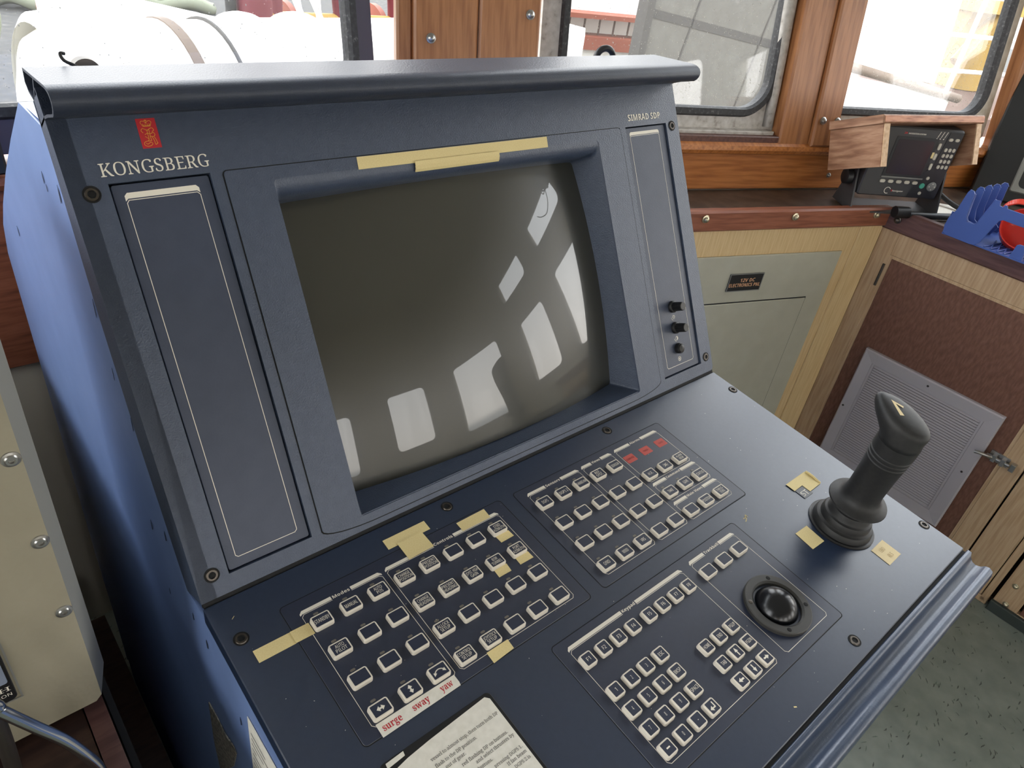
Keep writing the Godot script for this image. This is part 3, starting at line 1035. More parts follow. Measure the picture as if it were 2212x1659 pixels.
func module_plate(root: Node3D, x0: float, z0: float, x1: float, z1: float, called: String) -> MeshInstance3D:
	var st := start()
	slab(st, rr(x0, -z1, x1, -z0, 0.0035), -0.002, 0.0004, 0.0003)
	var p := part(root, called, st, M.module, DP)
	st = start()
	ring(st, rr(x0 - 0.0006, -z1 - 0.0008, x1 + 0.0008, -z0 + 0.0006, 0.004), rr(x0, -z1, x1, -z0, 0.0035), -0.001, 0.00015)
	part(p, "seam", st, M.gap)
	return p

func add_key(mod: Node3D, x: float, z: float, w: float, h: float, legend: Array, led := false) -> void:
	var label := ""
	if legend.size() and legend[0] is String and not legend[0].begins_with("@"):
		label = "navy key with a cream rim marked " + " ".join(PackedStringArray(legend))
	part(mod, "key", key_mesh(w, h, legend), null, Transform3D(Basis.IDENTITY, Vector3(x, -z, 0.0004)), label)
	if led:
		if not shared.has("led"):
			var st := start()
			slab(st, rr(-0.0021, -0.001, 0.0021, 0.001, 0.00095, 3), -0.0005, 0.0003, 0.0002)
			st.generate_normals()
			shared["led"] = st.commit()
		part(mod, "indicator_light", shared["led"], M.led, Transform3D(Basis.IDENTITY, Vector3(x - 0.0005, -z + 0.0092, 0.0004)))

func console() -> void:
	var c := thing("control_console", "navy ship's positioning console with a tube screen, key panels, trackball and joystick", "console", Transform3D.IDENTITY)
	upright(c)
	desk(c)
	cabinet(c)

func upright(c: Node3D) -> void:
	# moulded front frame
	var st := start()
	var t := -0.02
	for r in [[0.0, 0.0035, 0.025, 0.374], [0.025, 0.0035, 0.0945, 0.0175], [0.025, 0.3135, 0.0945, 0.374], [0.0945, 0.0035, 0.104, 0.374], [0.104, 0.3135, 0.550, 0.374], [0.104, 0.0035, 0.550, 0.0175], [0.550, 0.0035, 0.5595, 0.374], [0.5595, 0.0035, 0.632, 0.0175], [0.5595, 0.3135, 0.632, 0.374]]:
		box(st, Vector3(r[0], r[1], t), Vector3(r[2], r[3], 0))
	slab(st, rr4(0.632, 0.0035, 0.6545, 0.374, [Vector2.ZERO, Vector2(0.005, 0.006), Vector2.ZERO, Vector2.ZERO]), t, 0.0, 0.0)
	part(c, "front_frame", st, M.panel, UP)
	# left edge of the moulding, deeper lower down
	st = start()
	var prof := PackedVector2Array([Vector2(0, 0.0035), Vector2(0, 0.374), Vector2(-0.021, 0.374), Vector2(-0.023, 0.33), Vector2(-0.036, 0.236), Vector2(-0.042, 0.128), Vector2(-0.040, 0.0035)])
	slab(st, prof, -0.012, -0.0001)
	part(c, "frame_edge", st, M.panel, UP * Transform3D(Basis(Vector3(0, 0, 1), Vector3(0, 1, 0), Vector3(-1, 0, 0)), Vector3.ZERO))
	# blank panel at the left
	st = start()
	slab(st, rr(0.0262, 0.0187, 0.0935, 0.3125, 0.002), -0.014, -0.0022, 0.0004)
	var lp := part(c, "blank_panel", st, M.blank, UP)
	st = start()
	cap(st, PackedVector2Array([Vector2(0.0333, 0.3008), Vector2(0.0352, 0.3025), Vector2(0.0826, 0.3025), Vector2(0.0845, 0.3008), Vector2(0.0845, 0.3045), Vector2(0.0825, 0.3065), Vector2(0.0353, 0.3065), Vector2(0.0333, 0.3045)]), -0.0021)
	stroke(st, [Vector2(0.0338, 0.2995), Vector2(0.0354, 0.3014), Vector2(0.0824, 0.3014), Vector2(0.0842, 0.2995), Vector2(0.0848, 0.0285), Vector2(0.0828, 0.0268), Vector2(0.0356, 0.0268), Vector2(0.0338, 0.0285)], 0.0005, -0.0021, true)
	part(lp, "panel_print", st, M.print)
	# control strip at the right
	st = start()
	slab(st, rr(0.5607, 0.0187, 0.6308, 0.3125, 0.002), -0.014, -0.0022, 0.0004)
	var rp := part(c, "control_strip", st, M.blank, UP)
	st = start()
	cap(st, PackedVector2Array([Vector2(0.5672, 0.3030), Vector2(0.5692, 0.3044), Vector2(0.6172, 0.3044), Vector2(0.6192, 0.3030), Vector2(0.6192, 0.3062), Vector2(0.6175, 0.3078), Vector2(0.5690, 0.3078), Vector2(0.5672, 0.3062)]), -0.0021)
	stroke(st, [Vector2(0.5676, 0.3018), Vector2(0.5692, 0.3034), Vector2(0.6172, 0.3034), Vector2(0.6188, 0.3018), Vector2(0.6208, 0.029), Vector2(0.6190, 0.0272), Vector2(0.5712, 0.0272), Vector2(0.5694, 0.029)], 0.0005, -0.0021, true)
	# pictograms under the knobs: sun, half disc, switch ring
	var sun := Vector2(0.5952, 0.0868)
	for i in 8:
		var a := TAU * i / 8.0
		stroke(st, [sun + Vector2(cos(a), sin(a)) * 0.0019, sun + Vector2(cos(a), sin(a)) * 0.0026], 0.0005, -0.0021)
	var arc := []
	for i in 12:
		arc.append(sun + Vector2(cos(TAU * i / 12.0), sin(TAU * i / 12.0)) * 0.0014)
	stroke(st, arc, 0.0005, -0.0021, true)
	arc = []
	for i in 6:
		var a := PI + 0.9 * PI * i / 6.0 * 0.6
		arc.append(sun + Vector2(-0.001, -0.0002) + Vector2(cos(a), sin(a)) * 0.0035)
	stroke(st, arc, 0.0005, -0.0021)
	var half := Vector2(0.595, 0.0602)
	var hp := PackedVector2Array()
	arc = []
	for i in 9:
		hp.append(half + Vector2(cos(-PI / 2 + PI * i / 8.0), sin(-PI / 2 + PI * i / 8.0)) * 0.0023)
	cap(st, hp, -0.0021)
	for i in 14:
		arc.append(half + Vector2(cos(TAU * i / 14.0), sin(TAU * i / 14.0)) * 0.0024)
	stroke(st, arc, 0.0004, -0.0021, true)
	arc = []
	for i in 6:
		var a := PI + 0.55 * PI * i / 6.0
		arc.append(half + Vector2(-0.0008, 0) + Vector2(cos(a), sin(a)) * 0.0036)
	stroke(st, arc, 0.0006, -0.0021)
	var lock := Vector2(0.5946, 0.0342)
	arc = []
	for i in 14:
		arc.append(lock + Vector2(cos(TAU * i / 14.0), sin(TAU * i / 14.0)) * 0.0026)
	stroke(st, arc, 0.0007, -0.0021, true)
	stroke(st, [lock + Vector2(-0.0013, 0.0007), lock + Vector2(0.0013, 0.0007)], 0.0007, -0.0021)
	stroke(st, [lock + Vector2(-0.0005, 0.0007), lock + Vector2(-0.0005, -0.0013)], 0.0007, -0.0021)
	stroke(st, [lock + Vector2(0.0005, 0.0007), lock + Vector2(0.0005, -0.0013)], 0.0007, -0.0021)
	part(rp, "panel_print", st, M.print)
	# knobs and push button
	var zx := Basis(Vector3.RIGHT, PI / 2)
	for p in [Vector2(0.5948, 0.0995), Vector2(0.5946, 0.0733)]:
		var kn := start()
		var x := Transform3D(zx, Vector3(p.x, p.y, -0.0022))
		lathe(kn, [Vector2(0.0072, 0), Vector2(0.0072, 0.003), Vector2(0.0066, 0.0038), Vector2(0.0055, 0.0042)], 24, x)
		var lo := []
		for ring_i in 2:
			var loop := []
			for i in 36:
				var rr_ := 0.0056 if i % 3 else 0.0049
				var a := TAU * i / 36.0
				var rad := rr_ - 0.0004 * ring_i
				loop.append(Vector3(p.x + cos(a) * rad, p.y + sin(a) * rad, -0.0022 + (0.004 if ring_i == 0 else 0.0165)))
			lo.append(loop)
		loft(kn, lo, -1, false)
		var k := part(c, "knob", kn, M.black, UP)
		kn = start()
		lathe(kn, [Vector2(0.0050, 0.0165), Vector2(0.0044, 0.0172), Vector2(0, 0.0172)], 24, x)
		part(k, "knob_cap", kn, M.ring)
	var pb := start()
	lathe(pb, [Vector2(0.0064, 0), Vector2(0.0064, 0.005), Vector2(0.0057, 0.0056), Vector2(0.0050, 0.0052)], 24, Transform3D(zx, Vector3(0.5940, 0.0475, -0.0022)))
	var pbn := part(c, "push_button", pb, M.black, UP)
	pb = start()
	lathe(pb, [Vector2(0.0049, 0.0045), Vector2(0.0047, 0.0066), Vector2(0.0034, 0.0076), Vector2(0, 0.008)], 24, Transform3D(zx, Vector3(0.5940, 0.0475, -0.0022)))
	part(pbn, "button_top", pb, M.ring)
	# screen bezel
	st = start()
	var outer := rr4(0.104, 0.0090, 0.550, 0.3135, [Vector2(0.055, 0.0095), Vector2(0.055, 0.0095), Vector2(0.005, 0.005), Vector2(0.003, 0.003)], 8)
	var loops := []
	var at := func(poly: PackedVector2Array, z: float) -> Array:
		var L := []
		for p in poly:
			L.append(Vector3(p.x, p.y, z))
		return L
	loops.append(at.call(outer, -0.02))
	loops.append(at.call(outer, 0.0008))
	st.set_smooth_group(-1)
	loft(st, loops, -1, false)
	var depth := [0.0008, 0.0002, -0.002, -0.0055, -0.010, -0.016, -0.024, -0.036]
	var drop := [0.0, 0.004, 0.009, 0.0122, 0.0138, 0.0145, 0.015, 0.0155]
	var prev: PackedVector2Array = outer
	var pz := 0.0008
	for i in depth.size():
		var dd: float = -minf(depth[i], 0.0)
		var s := 0.010 * dd / 0.036
		var q := rr4(0.1405 + s, 0.0165 + s * 1.1, 0.5118 - s, 0.3035 - drop[i], [Vector2(0.003, 0.003), Vector2(0.003, 0.003), Vector2(0.004, 0.004), Vector2(0.004, 0.004)], 8)
		st.set_smooth_group(-1 if i < 1 else 7)
		for k in q.size():
			var k2 := (k + 1) % q.size()
			quad(st, Vector3(prev[k].x, prev[k].y, pz), Vector3(prev[k2].x, prev[k2].y, pz), Vector3(q[k2].x, q[k2].y, depth[i]), Vector3(q[k].x, q[k].y, depth[i]))
		prev = q
		pz = depth[i]
	part(c, "screen_bezel", st, M.panel, UP)
	st = start()
	ring(st, rr4(0.1030, 0.0080, 0.5512, 0.3143, [Vector2(0.056, 0.0095), Vector2(0.056, 0.0095), Vector2(0.006, 0.006), Vector2(0.004, 0.004)], 8), outer, -0.004, 0.0002)
	part(c, "bezel_seam", st, M.gap, UP)
	# seams round the two inset panels
	for s in [[0.025, 0.0175, 0.0945, 0.3135], [0.5595, 0.0175, 0.632, 0.3135]]:
		st = start()
		box(st, Vector3(s[0], s[1], -0.019), Vector3(s[2], s[3], -0.0146))
		part(c, "recess_floor", st, M.gap, UP)
	# picture tube
	st = start(true)
	var cu := 0.3262
	var cw := 0.1585
	var R := 1.0
	var nx := 40
	var ny := 30
	var pt := func(i: int, j: int) -> Vector3:
		var u := lerpf(0.147, 0.5055, float(i) / nx)
		var w := lerpf(0.024, 0.293, float(j) / ny)
		var r2 := (u - cu) * (u - cu) + (w - cw) * (w - cw)
		return Vector3(u, w, -0.012 - (R - sqrt(R * R - r2)))
	for i in nx:
		for j in ny:
			quad(st, pt.call(i, j), pt.call(i + 1, j), pt.call(i + 1, j + 1), pt.call(i, j + 1))
	part(c, "picture_tube", st, M.tube, UP, "dark grey-green tube screen")
	# emblem and lettering
	st = start()
	slab(st, PackedVector2Array([Vector2(0.0537, 0.3344), Vector2(0.0665, 0.3344), Vector2(0.0668, 0.3546), Vector2(0.0540, 0.3546)]), -0.0001, 0.0002)
	var em := part(c, "emblem", st, M.logo_red, UP, "red emblem with a gold crowned monogram")
	st = start()
	var ez := 0.0003
	var e0 := Vector2(0.0538, 0.3344)
	var emb := func(pts: Array, w: float, closed := false) -> void:
		var L := []
		for p in pts:
			L.append(e0 + Vector2(p[0] * 0.0128, p[1] * 0.0201))
		if L.size() > 2 and not closed:
			L = curve(L, 4)
		stroke(st, L, w, ez, closed)
	# crown
	emb.call([[0.30, 0.74], [0.70, 0.74]], 0.00038)
	emb.call([[0.27, 0.78], [0.36, 0.76], [0.50, 0.755], [0.64, 0.76], [0.73, 0.78]], 0.0004)
	emb.call([[0.28, 0.79], [0.22, 0.87], [0.30, 0.92], [0.42, 0.90], [0.5, 0.84]], 0.00035)
	emb.call([[0.72, 0.79], [0.78, 0.87], [0.70, 0.92], [0.58, 0.90], [0.5, 0.84]], 0.00035)
	emb.call([[0.5, 0.86], [0.5, 0.955]], 0.00038)
	emb.call([[0.44, 0.935], [0.56, 0.935]], 0.00045)
	for k in 4:
		emb.call([[0.34 + 0.107 * k, 0.78], [0.34 + 0.107 * k, 0.82]], 0.00038)
	# interlaced letters
	emb.call([[0.22, 0.53], [0.15, 0.60], [0.24, 0.67], [0.36, 0.64], [0.46, 0.60], [0.62, 0.66], [0.74, 0.67], [0.80, 0.60], [0.70, 0.55]], 0.00040)
	emb.call([[0.46, 0.62], [0.44, 0.50], [0.45, 0.38], [0.43, 0.28]], 0.00040)
	emb.call([[0.56, 0.62], [0.55, 0.50], [0.54, 0.38], [0.55, 0.26]], 0.00040)
	emb.call([[0.30, 0.47], [0.44, 0.50], [0.58, 0.48], [0.74, 0.52], [0.80, 0.44], [0.70, 0.38], [0.56, 0.40]], 0.00038)
	emb.call([[0.28, 0.40], [0.36, 0.36], [0.44, 0.30], [0.38, 0.26]], 0.00038)
	emb.call([[0.62, 0.38], [0.68, 0.28], [0.70, 0.18], [0.72, 0.11], [0.84, 0.16]], 0.00040)
	emb.call([[0.74, 0.36], [0.80, 0.26], [0.82, 0.16]], 0.00038)
	emb.call([[0.56, 0.26], [0.46, 0.24], [0.30, 0.24], [0.16, 0.20], [0.14, 0.12], [0.26, 0.07], [0.44, 0.08], [0.56, 0.14], [0.50, 0.20], [0.40, 0.17], [0.30, 0.14], [0.24, 0.18]], 0.00038)
	part(em, "monogram", st, M.logo_gold)
	st = start()
	letters(st, "KONGSBERG", Vector2(0.0222, 0.3182), 0.0089, 0.0003, 0.0, "serif", 1.0, 0.0738)
	part(c, "maker_lettering", st, M.print, UP)
	st = start()
	letters(st, "SIMRAD SDP", Vector2(0.5660, 0.3197), 0.0068, 0.0003, 0.0, "sans_bold", 1.0, 0.0565)
	part(c, "model_lettering", st, M.print, UP)
	# panel screws
	for p in [Vector2(0.0133, 0.3078), Vector2(0.0131, 0.0221), Vector2(0.6422, 0.3095), Vector2(0.6428, 0.0233)]:
		part(c, "panel_screw", socket_screw(0.0058), null, UP * Transform3D(Basis.IDENTITY, Vector3(p.x, p.y, 0.0)))
	# aluminium visor along the top: hollow extrusion
	st = start()
	var vis := PackedVector2Array([Vector2(-0.0215, 0.3965), Vector2(0.0295, 0.3714), Vector2(0.0328, 0.3694), Vector2(0.0362, 0.3666), Vector2(0.0384, 0.3634), Vector2(0.0391, 0.3600), Vector2(0.0381, 0.3566), Vector2(0.0356, 0.3540), Vector2(0.0322, 0.3524), Vector2(0.0290, 0.3520), Vector2(0.012, 0.3560), Vector2(0.0015, 0.3575), Vector2(-0.0195, 0.3570), Vector2(-0.0190, 0.3660), Vector2(-0.0180, 0.3745), Vector2(-0.0255, 0.3815), Vector2(-0.0280, 0.3890)])
	vis.reverse()
	var vin := inset(vis, 0.0019)
	var nv := vis.size()
	for i in nv:
		var j := (i + 1) % nv
		var p := vis[i]
		var q := vis[j]
		st.set_smooth_group(5 if minf(p.x, q.x) > 0.0285 else -1)
		quad(st, Vector3(p.x, p.y, -0.657), Vector3(q.x, q.y, -0.657), Vector3(q.x, q.y, 0.0), Vector3(p.x, p.y, 0.0))
	st.set_smooth_group(-1)
	wall_between(st, vis, 0.0, vin, 0.0)
	wall_between(st, vin, 0.0, vin, -0.657)
	wall_between(st, vin, -0.657, vis, -0.657)
	var CAP := UP * Transform3D(Basis(Vector3(0, 0, 1), Vector3(0, 1, 0), Vector3(-1, 0, 0)), Vector3.ZERO)
	part(c, "visor", st, M.rail, CAP)
	st = start()
	slab(st, PackedVector2Array([Vector2(-0.0185, 0.3742), Vector2(-0.0172, 0.3730), Vector2(0.0025, 0.3835), Vector2(0.0015, 0.3850)]), -0.656, -0.0006)
	slab(st, PackedVector2Array([Vector2(0.000, 0.3578), Vector2(0.0018, 0.3578), Vector2(-0.004, 0.3790), Vector2(-0.0058, 0.3785)]), -0.656, -0.0006)
	part(c, "visor_web", st, M.rail, CAP)
	st = start()
	slab(st, inset(vis, 0.0008), -0.6585, -0.657)
	part(c, "visor_end_cap", st, M.black, CAP)
	# lifting eyes behind the visor
	st = start()
	tube(st, [Vector3(0.0425, 1.1290, -0.2345), Vector3(0.0425, 1.1290, -0.2255)], 0.0098, 28)
	tube(st, [Vector3(0.0425, 1.1, -0.23), Vector3(0.0425, 1.122, -0.23)], 0.006, 10)
	part(c, "lifting_eye", st, M.eye)
	st = start()
	var eye := Vector3(0.599, 1.1285, -0.235)
	var eye_pts := []
	for i in 24:
		var a := TAU * i / 24.0
		eye_pts.append(eye + Vector3(cos(a) * 0.0115, sin(a) * 0.0115, cos(a) * 0.003))
	tube(st, eye_pts, 0.0038, 10, true)
	tube(st, [eye + Vector3(0, -0.03, 0), eye + Vector3(0, -0.011, 0)], 0.006, 10)
	part(c, "lifting_eye", st, M.nav_dark)
	st = start()
	tube(st, curve([Vector3(0.043, 1.126, -0.226), Vector3(0.036, 1.134, -0.222), Vector3(0.0285, 1.1385, -0.222), Vector3(0.027, 1.143, -0.223), Vector3(0.030, 1.1425, -0.224)], 4), 0.0012, 6)
	part(c, "wire_tie", st, M.cable)

func desk(c: Node3D) -> void:
	var st := start()
	slab(st, rr(0.0, -0.3345, 0.6545, 0.0, 0.001, 2), -0.016, 0.0, 0.0008)
	part(c, "desk_plate", st, M.desk, DP)
	st = start()
	box(st, Vector3(0.001, -0.001, -0.006), Vector3(0.6535, 0.0035, -0.001))
	part(c, "hinge_gap", st, M.gap, UP)
	# nose rail: lip, finger channel, bullnose
	st = start()
	var prof := PackedVector2Array([Vector2(0.3375, -0.03), Vector2(0.350, -0.034), Vector2(0.3605, -0.030), Vector2(0.3675, -0.020), Vector2(0.3690, -0.011), Vector2(0.3670, -0.0055), Vector2(0.3625, -0.0035), Vector2(0.3590, -0.0050), Vector2(0.3560, -0.0088), Vector2(0.3520, -0.0108), Vector2(0.3480, -0.0098), Vector2(0.3445, -0.0062), Vector2(0.3420, -0.0008), Vector2(0.3385, -0.0006), Vector2(0.3375, -0.0015)])
	st.set_smooth_group(4)
	wall_between(st, prof, -0.6575, prof, 0.0)
	st.set_smooth_group(-1)
	cap(st, prof, 0.0)
	cap(st, prof, -0.6575, false)
	part(c, "nose_rail", st, M.nose, CT * Transform3D(Basis(Vector3(0, 0, 1), Vector3(0, 1, 0), Vector3(-1, 0, 0)), Vector3.ZERO))
	st = start()
	box(st, Vector3(0.0, -0.02, 0.334), Vector3(0.6545, -0.003, 0.339))
	part(c, "nose_gap", st, M.gap, CT)
	for p in [Vector2(0.013, 0.0383), Vector2(0.2199, 0.0110), Vector2(0.4392, 0.0111), Vector2(0.6465, 0.0372), Vector2(0.6469, 0.2935), Vector2(0.4391, 0.3207), Vector2(0.013, 0.2935)]:
		part(c, "desk_screw", socket_screw(0.0058), null, DP * Transform3D(Basis.IDENTITY, Vector3(p.x, -p.y, 0.0)))
	var z := 0.0005
	# ---------- left key module
	var m := module_plate(c, 0.0462, 0.0300, 0.2675, 0.1582, "mode_key_module")
	st = start()
	group_print(st, 0.0568, 0.1295, -0.1505, -0.0407, "Modes", z, 0.0840, 0.1013)
	group_print(st, 0.1333, 0.2558, -0.1500, -0.0400, "Controls", z, 0.1824, 0.2048)
	part(m, "panel_print", st, M.print)
	var legends := [
		[["STANDBY"], ["MANUAL"], ["AUTO", "POS"], ["CHANGE", "POSITION"], ["PRESENT", "POSITION"], [], [], ["STBD", "AZIMUTH"]],
		[["AUTO", "PILOT"], [], [], ["CHANGE", "HEADING"], ["PRESENT", "HEADING"], ["JOYST. HIGH", "GAIN"], ["BOW", "TUNNEL"], ["PORT", "AZIMUTH"]],
		[[], [], [], ["ALLOCK", "SETUP"], [], [], [], []],
		[["@surge"], ["@sway"], ["@yaw"], ["CONTROL", "SETUP"], ["JOYSTICK", "SETUP"], [], [], []]]
	for r in 4:
		for k in 8:
			add_key(m, 0.068 + 0.025 * k, 0.0577 + 0.02817 * r, 0.0162, 0.0122, legends[r][k], true)
	# ---------- right key module
	m = module_plate(c, 0.2838, 0.0308, 0.5030, 0.1580, "sensor_key_module")
	st = start()
	group_print(st, 0.2950, 0.3650, -0.1497, -0.0380, "Sensors", z, 0.3188, 0.3402)
	group_print(st, 0.3695, 0.4147, -0.1497, -0.0380, "Views", z, 0.3845, 0.3990)
	group_print(st, 0.4200, 0.4903, -0.0924, -0.0380, "Alarms", z, 0.4446, 0.4632)
	group_print(st, 0.4200, 0.4903, -0.1212, -0.0947, "Command", z, 0.4412, 0.4660)
	group_print(st, 0.4192, 0.4908, -0.1497, -0.1240, "Main Views", z, 0.4404, 0.4680)
	part(m, "panel_print", st, M.print)
	legends = [
		[["DGPS"], ["DGPS 2"], ["FANBEAM"], ["REF.", "SYST."], ["SENSOR"], null, null, null],
		[[], [], [], [], [], ["ACK."], ["@bell"], ["ALARM", "VIEW"]],
		[[], [], [], [], [], ["TAKE"], ["GIVE"], ["STATUS"]],
		[["GYRO"], ["WIND"], ["VRS"], [], [], [], ["POSITION"], ["THRUS-", "TERS"]]]
	for r in 4:
		for k in 8:
			if legends[r][k] != null:
				add_key(m, 0.3028 + 0.025 * k, 0.0568 + 0.02817 * r, 0.0162, 0.0122, legends[r][k], k < 3 or (r == 2 and k > 4))
	var words := ["COMPUTER", "POWER", "ALARM"]
	for k in 3:
		st = start()
		slab(st, rr(0.4291 + 0.0253 * k - 0.0073, -0.0563 - 0.0052, 0.4291 + 0.0253 * k + 0.0073, -0.0563 + 0.0052, 0.0012, 3), 0.0, 0.0006, 0.0002)
		var al := part(m, "alarm_light", st, M.alarm, Transform3D.IDENTITY, "dull red alarm light marked " + words[k])
		st = start()
		letters(st, words[k], Vector2(0.4291 + 0.0253 * k, -0.0575), 0.0024, 0.0007, 0.5, "sans", 1.0, words[k].length() * 0.0014)
		part(m, "alarm_word", st, M.alarm_text)
	# ---------- keypad module
	m = module_plate(c, 0.2040, 0.1745, 0.4548, 0.3002, "keypad_module")
	st = start()
	group_print(st, 0.2143, 0.3600, -0.2915, -0.1817, "Keypad", z, 0.2782, 0.2967)
	group_print(st, 0.3723, 0.4430, -0.2916, -0.1815, "Trackball", z, 0.3950, 0.4192)
	part(m, "panel_print", st, M.print)
	var fx := [0.2215, 0.2395, 0.2574, 0.2754, 0.2961, 0.3143, 0.3324, 0.3504]
	for k in 8:
		add_key(m, fx[k], 0.1994, 0.0123, 0.0122, ["F%d" % (k + 1)])
	var pad := [["1", "2", "3", "ESC"], ["4", "5", "6", "BKSP"], ["7", "8", "9", "SPACE"], ["@minus", "0", "@dot", "@enter"]]
	for r in 4:
		for k in 4:
			add_key(m, fx[k], 0.2300 + 0.01767 * r, 0.0123, 0.0122, [pad[r][k]])
	var nav := [["HOME", "END", "PGUP"], ["TAB", "@up", "PGDN"], ["@left", "@down", "@right"]]
	for r in 3:
		for k in 3:
			add_key(m, fx[5 + k], 0.2478 + 0.01775 * r, 0.0123, 0.0122, [nav[r][k]])
	for k in 3:
		add_key(m, 0.3803 + 0.0247 * k, 0.1995, 0.0162, 0.0122, [])
	# trackball
	var bx := Transform3D(Basis.IDENTITY, Vector3(0.4073, 0.0004, 0.2586))
	st = start()
	lathe(st, [Vector2(0.0310, 0), Vector2(0.0310, 0.0034), Vector2(0.0302, 0.0042), Vector2(0.0240, 0.0042), Vector2(0.0222, 0.0026), Vector2(0.0218, 0.0)], 56, bx)
	var tr := part(c, "trackball_ring", st, M.ring, CT)
	for i in 4:
		var a: float = [0.62, 2.2, 3.76, 5.34][i]
		var p := bx.origin + Vector3(cos(a) * 0.0268, 0.0042, sin(a) * 0.0268)
		st = start()
		lathe(st, [Vector2(0.0021, 0.0001), Vector2(0.0017, 0.0003), Vector2(0.0009, 0.0003)], 14, Transform3D(Basis.IDENTITY, p))
		lathe(st, [Vector2(0.0009, 0.00025), Vector2(0, 0.0002)], 6, Transform3D(Basis.IDENTITY, p))
		part(tr, "ring_screw", st, M.hole if i != 2 else M.darksteel)
	st = start()
	lathe(st, [Vector2(0.0221, -0.0002), Vector2(0, -0.0002)], 32, bx)
	part(tr, "well", st, M.hole)
	st = start()
	var sp := []
	for i in 17:
		var a := PI * 0.56 * (1.0 - i / 16.0)
		sp.append(Vector2(0.0210 * sin(a), 0.0210 * cos(a) - 0.0065))
	lathe(st, sp, 48, bx)
	part(c, "trackball", st, M.ball, CT)
	joystick(c)
	# worn scratches down to the undercoat
	var s0 := Vector2(0.4690, -0.1815)
	for sc in [[curve([s0, s0 + Vector2(0.003, 0.0015), s0 + Vector2(0.006, 0.005), s0 + Vector2(0.0075, 0.0055), s0 + Vector2(0.007, 0.003)], 3), 0.0009], [[s0 + Vector2(0.001, 0.0035), s0 + Vector2(0.0035, 0.0038), s0 + Vector2(0.0045, 0.002)], 0.0007], [[Vector2(0.3355, -0.3222), Vector2(0.3372, -0.3232)], 0.0011], [[Vector2(0.0142, -0.0195), Vector2(0.0164, -0.0178)], 0.0005]]:
		st = start()
		stroke(st, sc[0], sc[1], 0.0002)
		part(c, "scratch", st, M.tape, DP)
	var r2 := RandomNumberGenerator.new()
	r2.seed = 12
	st = start()
	for i in 90:
		var p := Vector2(r2.randf_range(0.005, 0.65), -r2.randf_range(0.003, 0.33))
		var s := r2.randf_range(0.00015, 0.00042)
		stroke(st, [p, p + Vector2(s, s * r2.randf_range(-1, 1))], s, 0.0007)
	var dust := part(c, "dust_specks", st, M.print, DP)
	dust.set_meta("kind", "stuff")

